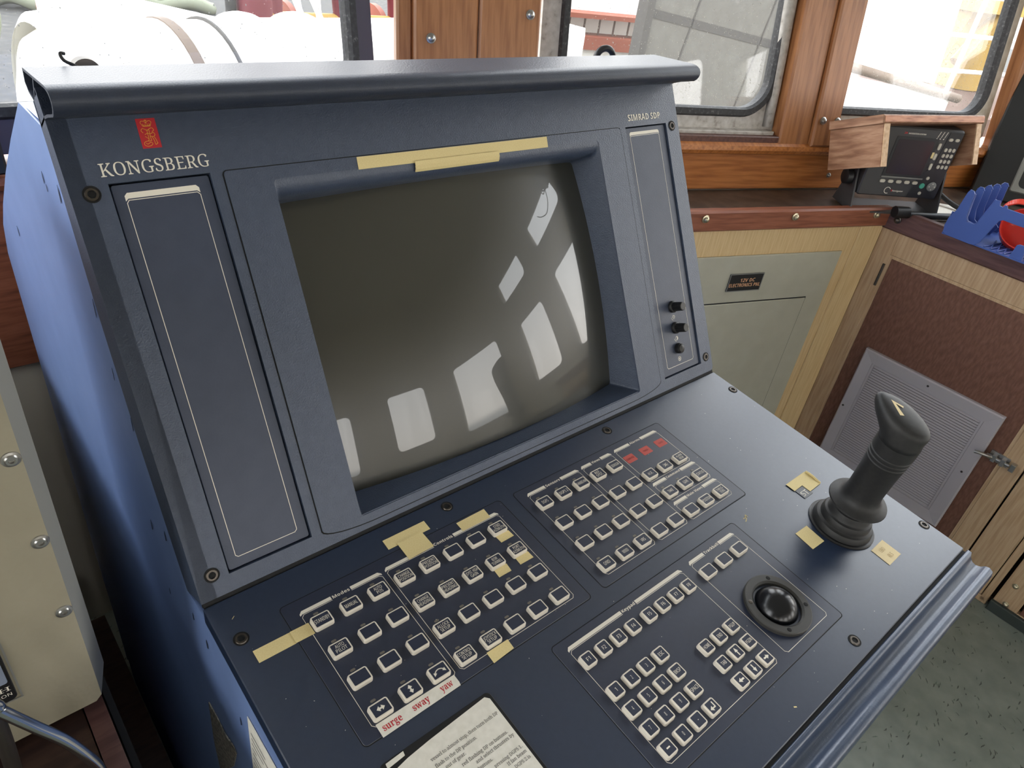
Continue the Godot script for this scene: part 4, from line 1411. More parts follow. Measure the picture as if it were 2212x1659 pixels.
func joystick(c: Node3D) -> void:
	var b := Vector3(0.5605, 0.0, 0.2400)
	var lean := Basis(Vector3(0, 0, 1), 0.07) * Basis(Vector3(1, 0, 0), 0.02)
	var x0 := CT * Transform3D(Basis.IDENTITY, b)
	var st := start()
	lathe(st, [Vector2(0.0338, 0), Vector2(0.0338, 0.0012), Vector2(0.0325, 0.0022), Vector2(0.0300, 0.0022)], 48)
	var base := part(c, "joystick_base", st, M.black, x0)
	st = start()
	lathe(st, [Vector2(0.0305, 0.0018), Vector2(0.0300, 0.0060), Vector2(0.0285, 0.0085), Vector2(0.0262, 0.0092), Vector2(0.0255, 0.0100), Vector2(0.0252, 0.0150), Vector2(0.0240, 0.0172), Vector2(0.0222, 0.0180), Vector2(0.0215, 0.0188), Vector2(0.0210, 0.0235), Vector2(0.0198, 0.0258), Vector2(0.0180, 0.0266), Vector2(0.0172, 0.0276), Vector2(0.0165, 0.0320), Vector2(0.0140, 0.0440)], 48)
	part(base, "boot", st, M.rubber)
	var xl := CT * Transform3D(lean, b)
	st = start()
	lathe(st, [Vector2(0.0140, 0.0330), Vector2(0.0190, 0.0348), Vector2(0.0275, 0.0372), Vector2(0.0288, 0.0385), Vector2(0.0284, 0.0400), Vector2(0.0232, 0.0424), Vector2(0.0198, 0.0452), Vector2(0.0180, 0.0492), Vector2(0.0172, 0.0560), Vector2(0.0176, 0.0800), Vector2(0.0186, 0.0985), Vector2(0.0190, 0.1002), Vector2(0.0182, 0.1012), Vector2(0.0191, 0.1022), Vector2(0.0193, 0.1050), Vector2(0.0184, 0.1060), Vector2(0.0194, 0.1072), Vector2(0.0195, 0.1100), Vector2(0.0187, 0.1110), Vector2(0.0196, 0.1122), Vector2(0.0196, 0.1250)], 40)
	# thumb-shaped head: the grip swells forward and the top slopes
	var loops := []
	var spec := [[0.1250, 0.0, 0.0196, 0.0196, 0.0], [0.1300, -0.001, 0.0200, 0.0196, 0.02], [0.1350, -0.004, 0.0230, 0.0196, 0.06], [0.1400, -0.0075, 0.0268, 0.0196, 0.12], [0.1440, -0.0092, 0.0288, 0.0194, 0.17], [0.1475, -0.0098, 0.0292, 0.0186, 0.20], [0.1500, -0.0098, 0.0280, 0.0168, 0.22], [0.1516, -0.0098, 0.0248, 0.0136, 0.23], [0.1526, -0.0098, 0.0170, 0.0085, 0.235]]
	for s in spec:
		var L := []
		for i in 40:
			var a := -TAU * i / 40.0
			var zz: float = sin(a) * s[2]
			var front := clampf(-zz / s[2], 0.0, 1.0)
			var px: float = cos(a) * s[3] * (1.0 - 0.35 * front * front * (s[2] - 0.0196) / 0.0096)
			zz += s[1]
			L.append(Vector3(px, s[0] + (-zz) * s[4] - 0.002 * (s[4] / 0.22), zz))
		loops.append(L)
	loft(st, loops, 6, true)
	part(c, "joystick_grip", st, M.rubber, xl)
	st = start()
	var arrow_pts := [Vector3(-0.0085, 0, -0.0105), Vector3(-0.0005, 0, -0.0255), Vector3(0.0045, 0, -0.0145), Vector3(0.0022, 0, -0.0135), Vector3(-0.0005, 0, -0.0205), Vector3(-0.0050, 0, -0.0080)]
	var top := []
	for p in arrow_pts:
		top.append(Vector3(p.x, 0.1531 + (-p.z) * 0.235 - 0.002 - 6.0 * p.x * p.x - 2.2 * (p.z + 0.0098) * (p.z + 0.0098), p.z))
	for k in [[0, 1, 4], [0, 4, 5], [1, 2, 3], [1, 3, 4]]:
		tri(st, top[k[0]], top[k[1]], top[k[2]])
	part(c, "grip_arrow", st, M.tape_pale, xl, "pale tape arrow on top of the joystick")

func cabinet(c: Node3D) -> void:
	# side sheets, profile in (z, y)
	var side := PackedVector2Array([Vector2(-0.56, 0.0), Vector2(0.30, 0.0), Vector2(0.345, 0.04), Vector2(0.330, 0.745), Vector2(0.006, 0.788)])
	# front edge climbs behind the moulded frame
	for p in [Vector2(-0.040, 0.0035), Vector2(-0.042, 0.128), Vector2(-0.036, 0.236), Vector2(-0.023, 0.33), Vector2(-0.021, 0.358)]:
		var w := CT * (Basis(Vector3(1, 0, 0), -LEAN) * Vector3(0, p.y, p.x))
		side.append(Vector2(w.z, w.y))
	side.append_array(PackedVector2Array([Vector2(-0.2585, 1.1027), Vector2(-0.341, 1.0520), Vector2(-0.430, 0.9935), Vector2(-0.515, 0.932), Vector2(-0.565, 0.89), Vector2(-0.60, 0.84), Vector2(-0.60, 0.30)]))
	if Geometry2D.is_polygon_clockwise(side):
		side.reverse()
	var SX := Transform3D(Basis(Vector3(0, 0, 1), Vector3(0, 1, 0), Vector3(-1, 0, 0)), Vector3.ZERO)
	var st := start()
	slab(st, side, -0.012, -0.0004)
	var ls := part(c, "side_sheet", st, M.blue, SX, "blue painted side sheet, chipped and peeling")
	st = start()
	slab(st, side, -0.6545, -0.6425)
	part(c, "side_sheet", st, M.blue, SX)
	# top and back sheets following the profile
	st = start()
	var back := [Vector2(-0.195, 1.1060), Vector2(-0.2585, 1.1022), Vector2(-0.341, 1.0515), Vector2(-0.430, 0.993), Vector2(-0.515, 0.9315), Vector2(-0.565, 0.8895), Vector2(-0.5995, 0.8395), Vector2(-0.5995, 0.02)]
	for i in back.size() - 1:
		var a: Vector2 = back[i]
		var b: Vector2 = back[i + 1]
		quad(st, Vector3(0.002, a.y, a.x), Vector3(0.652, a.y, a.x), Vector3(0.652, b.y, b.x), Vector3(0.002, b.y, b.x))
	part(c, "back_sheet", st, M.blue)
	st = start()
	box(st, Vector3(0.01, 0.0, 0.18), Vector3(0.645, 0.74, 0.195))
	part(c, "front_sheet", st, M.blue)
	# chips and peeled paint on the left side sheet (thin flakes of bare dark primer)
	st = start()
	for ch in [[-0.2300, 1.056, 0.002, 0.010], [-0.2240, 1.0500, 0.0015, 0.006], [-0.1815, 1.0600, 0.0025, 0.014], [-0.448, 0.9276, 0.0025, 0.012], [-0.149, 0.9850, 0.002, 0.016], [-0.107, 0.9050, 0.002, 0.014], [-0.116, 0.7900, 0.002, 0.013], [-0.074, 0.8130, 0.0025, 0.012], [-0.033, 0.7560, 0.002, 0.010], [-0.006, 0.7500, 0.003, 0.012], [-0.10, 0.7200, 0.001, 0.009], [0.052, 0.7200, 0.002, 0.012], [-0.135, 0.9350, 0.0012, 0.012]]:
		var z0: float = ch[0]
		var y0: float = ch[1]
		st = start()
		slab(st, PackedVector2Array([Vector2(z0 - ch[2] * 0.4, y0 - ch[3] * 0.5), Vector2(z0 + ch[2] * 0.6, y0 - ch[3] * 0.3), Vector2(z0 + ch[2] * 0.5, y0 + ch[3] * 0.2), Vector2(z0, y0 + ch[3] * 0.5), Vector2(z0 - ch[2] * 0.5, y0 + ch[3] * 0.1)]), 0.0, 0.0002)
		part(ls, "paint_chip", st, M.primer)
	st = start()
	slab(st, PackedVector2Array([Vector2(-0.035, 0.632), Vector2(-0.038, 0.600), Vector2(-0.043, 0.5537), Vector2(-0.039, 0.509), Vector2(-0.020, 0.530), Vector2(-0.005, 0.562), Vector2(0.012, 0.592), Vector2(0.0266, 0.6346), Vector2(0.0209, 0.6397), Vector2(0.0022, 0.6312), Vector2(-0.0155, 0.634)]), 0.0, 0.0010, 0.0004)
	part(ls, "peeled_patch", st, M.peel)
	st = start()
	slab(st, PackedVector2Array([Vector2(0.0634, 0.600), Vector2(0.15, 0.600), Vector2(0.15, 0.7535), Vector2(0.0706, 0.7525)]), 0.0, 0.0004)
	part(ls, "rating_label", st, M.paper)
	st = start()
	for i in 16:
		var y := 0.735 - 0.0075 * i
		stroke(st, [Vector2(0.0745 - 0.0004 * i, y), Vector2(0.098 + 0.02 * sin(i * 1.7), y)], 0.0016, 0.0005)
	part(ls, "label_print", st, M.ink)

# ---------------------------------------------------------------- tape, label, instruction card
func tape_piece(corners: Array, z: float, thick: float, m: Material, label: String, frame: Transform3D) -> MeshInstance3D:
	var poly := PackedVector2Array()
	for p in corners:
		poly.append(Vector2(p[0], p[1]))
	if Geometry2D.is_polygon_clockwise(poly):
		poly.reverse()
	var c := Vector2.ZERO
	for p in poly:
		c += p
	c /= poly.size()
	for i in poly.size():
		poly[i] -= c
	var st := start()
	slab(st, poly, 0.0, thick)
	return single("masking_tape", st, m, label, "tape", frame * Transform3D(Basis.IDENTITY, Vector3(c.x, c.y, z)), "strips of masking tape on the console")

func tapes() -> void:
	var k := 0.0003
	# on the bezel above the screen; the second strip bends over the roll of the bezel
	tape_piece([[0.2166, 0.3131], [0.4365, 0.3127], [0.4357, 0.3022], [0.2160, 0.3028]], 0.0010, k, M.tape, "long strip of masking tape along the top of the screen bezel", UP)
	var st := start()
	var rows := [[0.0050, 0.0018], [0.0010, 0.0014], [-0.002, 0.0002], [-0.0040, -0.0014]]
	for i in 3:
		var a: Array = rows[i]
		var b: Array = rows[i + 1]
		quad(st, Vector3(-0.0488, b[0], b[1]), Vector3(0.0484, b[0], b[1]), Vector3(0.0488, a[0], a[1]), Vector3(-0.0492, a[0], a[1]))
		quad(st, Vector3(0.0484, b[0], b[1] - k), Vector3(-0.0488, b[0], b[1] - k), Vector3(-0.0492, a[0], a[1] - k), Vector3(0.0488, a[0], a[1] - k))
	single("masking_tape", st, M.tape, "shorter strip of masking tape overlapping the lower edge of the long one", "tape", UP * Transform3D(Basis.IDENTITY, Vector3(0.3208, 0.2990, 0.0012)), "strips of masking tape on the console")
	var d := func(q: Array, m: Material, label: String, z := 0.0006) -> void:
		var c := []
		for p in q:
			c.append([p[0], -p[1]])
		tape_piece(c, z, k, m, label, DP)
	d.call([[0.0154, 0.0523], [0.0440, 0.0526], [0.0440, 0.0634], [0.0155, 0.0633]], M.tape, "masking tape strip lying left of the STANDBY key", 0.0002)
	d.call([[0.0440, 0.0526], [0.0590, 0.0529], [0.0592, 0.0636], [0.0440, 0.0634]], M.tape, "short masking tape end lapping onto the panel beside the STANDBY key", 0.0007)
	d.call([[0.1482, 0.0147], [0.1916, 0.0145], [0.1914, 0.0250], [0.1478, 0.0255]], M.tape, "masking tape crossbar of the T shape behind the word Controls", 0.0002)
	d.call([[0.1571, 0.0240], [0.1826, 0.0240], [0.1829, 0.0427], [0.1569, 0.0437]], M.tape, "masking tape stem of the T shape beside the word Controls", 0.0008)
	d.call([[0.2152, 0.0322], [0.2476, 0.0316], [0.2469, 0.0426], [0.2151, 0.0426]], M.tape, "masking tape strip covering the bar right of the word Controls")
	d.call([[0.2366, 0.0636], [0.2515, 0.0634], [0.2520, 0.0711], [0.2371, 0.0713]], M.tape, "small masking tape tab below the STBD AZIMUTH key")
	d.call([[0.2367, 0.0916], [0.2513, 0.0913], [0.2515, 0.0993], [0.2363, 0.0992]], M.tape, "small masking tape tab below the PORT AZIMUTH key")
	d.call([[0.2123, 0.0918], [0.2262, 0.0916], [0.2252, 0.0998], [0.2117, 0.0997]], M.tape, "small masking tape tab below the BOW TUNNEL key")
	d.call([[0.1587, 0.1492], [0.1800, 0.1492], [0.1794, 0.1579], [0.1583, 0.1592]], M.tape, "masking tape tab below the JOYSTICK SETUP key")
	d.call([[0.5025, 0.2199], [0.5231, 0.2205], [0.5212, 0.2425], [0.5005, 0.2416]], M.tape, "yellow masking tape square left of the joystick, towards the trackball", 0.0002)
	d.call([[0.5555, 0.2773], [0.5805, 0.2769], [0.5803, 0.2979], [0.5548, 0.2982]], M.tape_pale, "pale lettered masking tape square in front of the joystick", 0.0002)
	d.call([[0.5562, 0.1741], [0.5953, 0.1740], [0.5959, 0.1947], [0.5725, 0.1952], [0.5725, 0.1850], [0.5565, 0.1853]], M.tape, "torn masking tape patch behind the joystick, over a black label", 0.0008)
	st = start()
	var roll := []
	for i in 6:
		roll.append(Vector3(-0.0006, 0.0007 + 0.0008 * sin(i * 0.9), -0.0095 + 0.0038 * i))
	tube(st, roll, 0.0012, 8)
	single("masking_tape", st, M.tape, "rolled-up flap at the right end of the torn masking tape", "tape", CT * Transform3D(Basis.IDENTITY, Vector3(0.5962, 0.0010, 0.1845)), "strips of masking tape on the console")
	# black embossed label under the torn patch
	var bl := thing("embossed_label", "black embossed plastic label with white letters beside the torn tape", "label", DP * Transform3D(Basis.IDENTITY, Vector3(0.5660, -0.1930, 0.0002)))
	st = start()
	slab(st, rect(-0.0085, -0.0050, 0.0080, 0.0075), 0.0, 0.0004)
	part(bl, "strip", st, M.sleeve)
	st = start()
	letters(st, "ST", Vector2(-0.001, -0.003), 0.0062, 0.0005, 0.5, "sans", 1.0, 0.0110)
	part(bl, "lettering", st, M.print)
	# faint pencil on the pale square
	st = start()
	letters(st, "LBO", Vector2(-0.001, 0.002), 0.0042, 0.0, 0.5, "sans", 0.8)
	letters(st, "RLS", Vector2(0.001, -0.0065), 0.0042, 0.0, 0.5, "sans", 0.8)
	# (kept as faint writing of its own on the tape)
	single("pencil_note", st, M.pencil, "faint pencil letters on the pale tape square", "writing", DP * Transform3D(Basis.IDENTITY, Vector3(0.5678, -0.2876, 0.0007)))
	# white label surge / sway / yaw
	var sl := thing("paper_label", "white paper label reading surge, sway, yaw in red under the arrow keys", "label", DP * Transform3D(Basis.IDENTITY, Vector3(0.0932, -0.1543, 0.0006)))
	st = start()
	slab(st, PackedVector2Array([Vector2(-0.0335, -0.0052), Vector2(0.0332, -0.0047), Vector2(0.0338, -0.002), Vector2(0.0337, 0.0048), Vector2(-0.0334, 0.0052)]), 0.0, 0.0003)
	part(sl, "strip", st, M.paper)
	st = start()
	letters(st, "surge", Vector2(-0.0230, -0.0022), 0.0050, 0.0004, 0.5, "serif_bold", 1.0, 0.0152)
	letters(st, "sway", Vector2(0.0012, -0.0020), 0.0050, 0.0004, 0.5, "serif_bold", 1.0, 0.0140)
	letters(st, "yaw", Vector2(0.0240, -0.0016), 0.0050, 0.0004, 0.5, "serif_bold", 1.0, 0.0105)
	part(sl, "lettering", st, M.red_ink)
	# instruction sheet in a black-edged sleeve
	var ic := thing("instruction_card", "printed instruction sheet in a black sleeve at the front of the desk", "card", DP * Transform3D(Basis.IDENTITY, Vector3(0.094, -0.235, 0.0003)))
	st = start()
	slab(st, rr(-0.0475, -0.075, 0.0465, 0.0610, 0.004), 0.0, 0.0008, 0.0003)
	part(ic, "sleeve", st, M.sleeve)
	st = start()
	slab(st, PackedVector2Array([Vector2(-0.028, -0.073), Vector2(0.0438, -0.073), Vector2(0.0438, 0.0555), Vector2(0.0410, 0.0585), Vector2(0.010, 0.0570), Vector2(-0.010, 0.0560), Vector2(-0.0285, 0.0545), Vector2(-0.043, 0.052), Vector2(-0.043, -0.073)]), 0.0008, 0.0011)
	part(ic, "sheet", st, M.paper)
	st = start()
	slab(st, PackedVector2Array([Vector2(-0.0430, 0.0560), Vector2(-0.0290, 0.0570), Vector2(-0.0285, 0.0600), Vector2(-0.0425, 0.0595)]), 0.0008, 0.0014)
	part(ic, "folded_tab", st, M.paper)
	st = start()
	var lines := [["vessel to almost stop, then turn both DP", 1, 0.0417, 0.1920], ["flash to the DP position.", 1, 0.0184, 0.1972], ["out of gear.", 1, 0.0056, 0.2015], ["red flashing DP on buttons.", 1, 0.0389, 0.2067], ["and select thrusters by", 1, 0.0415, 0.2108], ["buttons.", 1, 0.0184, 0.2153], ["pressing DGPS 1.", 1, 0.0411, 0.2204], ["If fan beam", 1, 0.0417, 0.2245], ["DGPS 2 is", 1, 0.0415, 0.2290]]
	for L in lines:
		letters(st, L[0], Vector2(L[2], 0.235 - L[3]), 0.0024, 0.0012, 1.0, "serif", 0.93)
	part(ic, "printed_text", st, M.ink)

# ---------------------------------------------------------------- instrument at the left
func left_instrument() -> void:
	var o := thing("beige_instrument", "beige instrument cabinet with a display, left of the console", "instrument", Transform3D(Basis.IDENTITY, Vector3(-0.07, 0.735, -0.015)))
	var st := start()
	# body: front face at z 0, chamfered right edge
	# lower right corner is cut off
	st.set_smooth_group(-1)
	var fr := PackedVector2Array([Vector2(-0.42, -0.004), Vector2(-0.0105, 0.001), Vector2(-0.0062, 0.006), Vector2(-0.0062, 0.325), Vector2(-0.42, 0.325)])
	var bk := PackedVector2Array([Vector2(-0.42, -0.004), Vector2(-0.002, 0.004), Vector2(0.0025, 0.012), Vector2(0.0025, 0.325), Vector2(-0.42, 0.325)])
	cap(st, fr, 0.0)
	wall_between(st, bk, -0.24, bk, -0.022)
	part(o, "case", st, M.beige)
	st = start()
	wall_between(st, bk, -0.022, fr, 0.0)
	part(o, "chamfered_edge", st, M.beige_edge)
	var zx := Basis(Vector3.RIGHT, PI / 2)
	for p in [Vector2(-0.0110, 0.1731), Vector2(-0.0113, 0.1067), Vector2(-0.0113, 0.2400)]:
		st = start()
		lathe(st, [Vector2(0.0052, 0.0), Vector2(0.0050, 0.0008), Vector2(0.0036, 0.0012), Vector2(0.0030, 0.0022), Vector2(0.0018, 0.0022), Vector2(0.0016, 0.0008), Vector2(0, 0.0008)], 20, Transform3D(zx, Vector3(p.x, p.y, 0.0)))
		part(o, "case_screw", st, M.steel)
	# black front glass with the corner of a display
	st = start()
	slab(st, rr(-0.30, 0.0460, -0.0510, 0.20, 0.004), 0.0, 0.0015, 0.0005)
	var gl := part(o, "front_glass", st, M.black)
	st = start()
	slab(st, rr(-0.29, 0.0650, -0.0530, 0.19, 0.002), 0.0015, 0.0018)
	part(gl, "display", st, M.display)
	st = start()
	letters(st, "H", Vector2(-0.0565, 0.0572), 0.0042, 0.0017, 0.5, "serif", 1.6)
	letters(st, "TION", Vector2(-0.0535, 0.0518), 0.0030, 0.0017, 1.0, "sans", 1.1)
	part(gl, "lettering", st, M.print)
	st = start()
	stroke(st, [Vector2(-0.0490, 0.2), Vector2(-0.0490, 0.0445), Vector2(-0.30, 0.0445)], 0.0012, 0.0006)
	part(o, "glass_trim", st, M.beige_edge)
	# shelf under it with a pale front strip
	var s := structure("left_shelf", "dark wooden shelf under the beige instrument")
	st = start()
	bars(st, Vector3(-0.9, 0.70, -0.60), Vector3(-0.0905, 0.72, 0.10), 0.002)
	part(s, "shelf_board", st, M.shelf)
	st = start()
	bars(st, Vector3(-0.0895, 0.695, -0.60), Vector3(-0.0760, 0.7225, 0.10), 0.0015)
	part(s, "edge_strip", st, M.mahogany_side)
	st = start()
	bars(st, Vector3(-0.0740, 0.640, -0.55), Vector3(-0.0690, 0.700, 0.10), 0.001)
	part(s, "rubber_edge", st, M.gap)
	st = start()
	box(st, Vector3(-0.9, 0.0, -0.60), Vector3(-0.085, 0.70, 0.06))
	box(st, Vector3(-0.085, 0.0, -0.60), Vector3(-0.012, 0.16, 0.06))
	part(s, "shelf_base", st, M.shelf)
	# chrome rail bending down in front
	st = start()
	tube(st, curve([Vector3(-0.20, 0.985, 0.050), Vector3(-0.1333, 0.8729, 0.050), Vector3(-0.1265, 0.8559, 0.050), Vector3(-0.1154, 0.8279, 0.050), Vector3(-0.1047, 0.8012, 0.050), Vector3(-0.0968, 0.7731, 0.050), Vector3(-0.0932, 0.7549, 0.050), Vector3(-0.0922, 0.735, 0.050), Vector3(-0.0922, 0.722, 0.050)], 6), 0.0036, 14)
	var cr := thing("grab_rail", "bent chrome tube in front of the beige instrument", "rail", Transform3D.IDENTITY)
	part(cr, "bar", st, M.chrome)
	st = start()
	lathe(st, [Vector2(0.009, 0.0), Vector2(0.009, 0.002), Vector2(0.005, 0.004), Vector2(0.0036, 0.006)], 16, Transform3D(Basis.IDENTITY, Vector3(-0.0922, 0.7205, 0.050)))
	part(cr, "foot", st, M.chrome)
	st = start()
	tube(st, curve([Vector3(-0.1316, 0.842, 0.03), Vector3(-0.1323, 0.8147, 0.03), Vector3(-0.1340, 0.785, 0.03), Vector3(-0.1365, 0.752, 0.03), Vector3(-0.138, 0.7255, 0.032)], 5), 0.0048, 10)
	single("grey_cable", st, M.darksteel, "dull grey cable hanging in front of the beige instrument at the photo's corner", "cable")

# ---------------------------------------------------------------- things in the corner on the bench
func corner_things() -> void:
	# wooden visor hood
	var hb := Basis(Vector3.UP, deg_to_rad(-19.1)) * Basis(Vector3.RIGHT, deg_to_rad(-21.4)) * Basis(Vector3.BACK, deg_to_rad(1.2))
	var h := thing("wooden_hood", "open wooden sun hood over the black navigator", "hood", Transform3D(hb, Vector3(1.4637, 0.9161, -0.2069)))
	var W := 0.285
	var Hh := 0.1015
	var D := 0.1455
	var st := start()
	bars(st, Vector3(-0.004, Hh - 0.017, -D), Vector3(W + 0.006, Hh, 0.0), 0.003)
	part(h, "top_board", st, M.hood)
	st = start()
	bars(st, Vector3(0, 0, -D + 0.002), Vector3(0.0155, Hh - 0.017, -0.003), 0.0015)
	part(h, "side_board", st, M.hood)
	st = start()
	bars(st, Vector3(W - 0.0155, 0, -D + 0.002), Vector3(W, Hh - 0.017, -0.003), 0.0015)
	part(h, "side_board", st, M.hood)
	for x in [0.0004, W - 0.0151]:
		st = start()
		box(st, Vector3(x, 0.0005, -0.0031), Vector3(x + 0.0147, Hh - 0.0175, -0.0012))
		part(h, "board_end", st, M.hood_edge)
	st = start()
	box(st, Vector3(-0.001, Hh - 0.0145, -0.0002), Vector3(W + 0.003, Hh - 0.0025, 0.0010))
	part(h, "edge_lip", st, M.hood_lip)
	st = start()
	box(st, Vector3(0.03, 0.02, -D), Vector3(W - 0.03, Hh - 0.017, -D + 0.006))
	part(h, "back_strip", st, M.shelf)
	st = start()
	box(st, Vector3(0.05, 0.03, -D - 0.04), Vector3(0.09, 0.07, -D))
	part(h, "wall_bracket", st, M.hood)
	# navigator on its bracket
	var nb := Basis(Vector3.UP, deg_to_rad(-35.5)) * Basis(Vector3.RIGHT, deg_to_rad(2.4)) * Basis(Vector3.BACK, deg_to_rad(1.7))
	var n := thing("navigation_unit", "black satellite navigator with a dark screen and keypad, under the wooden hood", "instrument", Transform3D(nb, Vector3(1.557, 0.8235, -0.2707)))
	var w := 0.19
	var hh := 0.154
	st = start()
	slab(st, rr(0, 0, w, hh, 0.006), -0.06, 0.0, 0.003)
	part(n, "case", st, M.nav)
	st = start()
	slab(st, rr(0.040, 0.046, 0.138, 0.134, 0.003), 0.0, 0.0008)
	part(n, "screen_frame", st, M.nav_dark)
	st = start()
	slab(st, rr(0.046, 0.052, 0.130, 0.128, 0.004), 0.0008, 0.0011)
	part(n, "screen", st, M.nav_screen)
	st = start()
	bars(st, Vector3(0.040, 0.0435, 0.0), Vector3(0.1385, 0.0465, 0.0022), 0.0005)
	part(n, "screen_ledge", st, M.beige_edge)
	st = start()
	slab(st, PackedVector2Array([Vector2(0.119, 0.002), Vector2(0.188, 0.002), Vector2(0.188, 0.15), Vector2(0.156, 0.15), Vector2(0.150, 0.075), Vector2(0.128, 0.052)]), 0.0, 0.0012, 0.0005)
	part(n, "keypad_panel", st, M.nav_dark)
	var dome := func(x: float, y: float, rx: float, ry: float) -> Mesh:
		var s := start()
		slab(s, rr(x - rx, y - ry, x + rx, y + ry, minf(rx, ry) * 0.95, 4), 0.001, 0.0032, 0.0009)
		s.generate_normals()
		return s.commit()
	for r in 4:
		for k in 3:
			part(n, "key", dome.call(0.1615 + 0.0095 * k, 0.112 - 0.0125 * r, 0.0034, 0.0042), M.nav_key)
	for x in [0.163, 0.178]:
		part(n, "key", dome.call(x, 0.134, 0.005, 0.0032), M.nav_key)
	for k in 3:
		part(n, "key", dome.call(0.1435, 0.118 - 0.022 * k, 0.0032, 0.0075), M.nav_key)
	for k in 5:
		part(n, "key", dome.call(0.0465 + 0.0195 * k, 0.0355, 0.0065, 0.0036), M.nav_key)
	st = start()
	slab(st, rect(0.1345, 0.092, 0.1395, 0.105), 0.0008, 0.0014)
	part(n, "yellow_tag", st, M.tape)
	part(n, "key", dome.call(0.144, 0.030, 0.0062, 0.0062), M.nav_green, Transform3D.IDENTITY, "green key")
	part(n, "key", dome.call(0.150, 0.048, 0.0038, 0.0038), M.nav_key)
	part(n, "key", dome.call(0.146, 0.013, 0.0038, 0.0038), M.nav_key)
	st = start()
	lathe(st, [Vector2(0.0105, 0.001), Vector2(0.0105, 0.003), Vector2(0.009, 0.0038), Vector2(0, 0.0034)], 24, Transform3D(Basis(Vector3.RIGHT, PI / 2), Vector3(0.167, 0.030, 0)))
	var cp := part(n, "cursor_pad", st, M.beige_edge)
	st = start()
	for a in 4:
		var p := Vector2(0.167, 0.030) + Vector2(0.0068, 0).rotated(a * PI / 2)
		arrow(st, p, a * PI / 2, 0.003, 0.0042, 0.6, 1.0, 0.9)
	part(cp, "arrow_marks", st, M.print)
	st = start()
	letters(st, "NAVIGATION SYSTEM", Vector2(0.062, 0.1395), 0.003, 0.0006, 0.0, "sans_bold", 1.0, 0.040)
	for k in 3:
		stroke(st, [Vector2(0.131 + 0.008 * k, 0.137), Vector2(0.134 + 0.008 * k, 0.149)], 0.0012, 0.0006)
		stroke(st, [Vector2(0.1295 + 0.008 * k, 0.1335), Vector2(0.1305 + 0.008 * k, 0.1345)], 0.002, 0.0006)
	letters(st, "Navigator", Vector2(0.080, 0.0125), 0.0034, 0.0006, 0.0, "sans_bold", 1.0, 0.026)
	var arc := []
	for i in 12:
		arc.append(Vector2(0.068, 0.0145) + Vector2(0.007, 0).rotated(0.5 + i * 0.42))
	stroke(st, arc, 0.0014, 0.0006)
	part(n, "lettering", st, M.print)
	st = start()
	letters(st, "24", Vector2(0.052, 0.1395), 0.0042, 0.0006, 0.0, "sans_bold", 1.0, 0.007)
	letters(st, "X", Vector2(0.078, 0.0125), 0.0044, 0.0007, 0.5, "sans_bold", 1.0)
	part(n, "red_lettering", st, M.logo_red)
	# bracket: two angled cheeks and a clamp knob, standing on the bench
	st = start()
	slab(st, PackedVector2Array([Vector2(-0.075, -0.0375), Vector2(0.012, -0.0375), Vector2(-0.020, 0.055), Vector2(-0.042, 0.055)]), -0.004, 0.0)
	part(n, "bracket_cheek", st, M.nav, Transform3D(Basis(Vector3(0, 0, 1), Vector3(0, 1, 0), Vector3(-1, 0, 0)), Vector3(-0.008, 0, 0)))
	part(n, "bracket_cheek", n.get_node("bracket_cheek").mesh, M.nav, Transform3D(Basis(Vector3(0, 0, 1), Vector3(0, 1, 0), Vector3(-1, 0, 0)), Vector3(w + 0.012, 0, 0)))
	st = start()
	box(st, Vector3(-0.008, -0.0375, -0.07), Vector3(w + 0.008, -0.034, 0.008))
	part(n, "bracket_base", st, M.nav)
	st = start()
	var kx := Transform3D(Basis(Vector3(0, 0, 1), PI / 2), Vector3(-0.001, 0.030, -0.03))
	lathe(st, [Vector2(0.006, 0.0), Vector2(0.006, 0.012), Vector2(0.017, 0.012), Vector2(0.017, 0.024), Vector2(0.012, 0.027), Vector2(0, 0.027)], 18, kx)
	part(n, "clamp_knob", st, M.black)
	# cable to the navigator and its plug, paper under it
	st = start()
	tube(st, curve([Vector3(1.640, 0.7945, -0.188), Vector3(1.668, 0.7945, -0.172), Vector3(1.705, 0.7945, -0.150), Vector3(1.75, 0.7945, -0.128), Vector3(1.80, 0.7945, -0.105), Vector3(1.845, 0.7945, -0.085)], 6), 0.0075, 10)
	var cb := thing("power_cable", "thick black cable with a plug lying below the navigator", "cable")
	part(cb, "cord", st, M.cable)
	st = start()
	tube(st, [Vector3(1.622, 0.799, -0.200), Vector3(1.650, 0.799, -0.182)], 0.0130, 10)
	part(cb, "plug", st, M.black)
	st = start()
	tube(st, curve([Vector3(1.86, 0.815, -0.21), Vector3(1.862, 0.80, -0.175), Vector3(1.858, 0.793, -0.14), Vector3(1.84, 0.793, -0.10)], 5), 0.006, 8)
	single("thin_cable", st, M.cable, "thinner black cable running from the navigator across white paper", "cable")
	st = start()
	slab(st, PackedVector2Array([Vector2(1.69, 0.19), Vector2(1.72, 0.17), Vector2(1.80, 0.09), Vector2(1.90, 0.16), Vector2(1.84, 0.235)]), 0.7852, 0.7862)
	single("paper_sheet", st, M.paper, "white paper lying on the bench under the cables", "paper", Transform3D(Basis(Vector3(1, 0, 0), Vector3(0, 0, -1), Vector3(0, 1, 0)), Vector3.ZERO))
	radar()
	hanging_cable()
	rack()

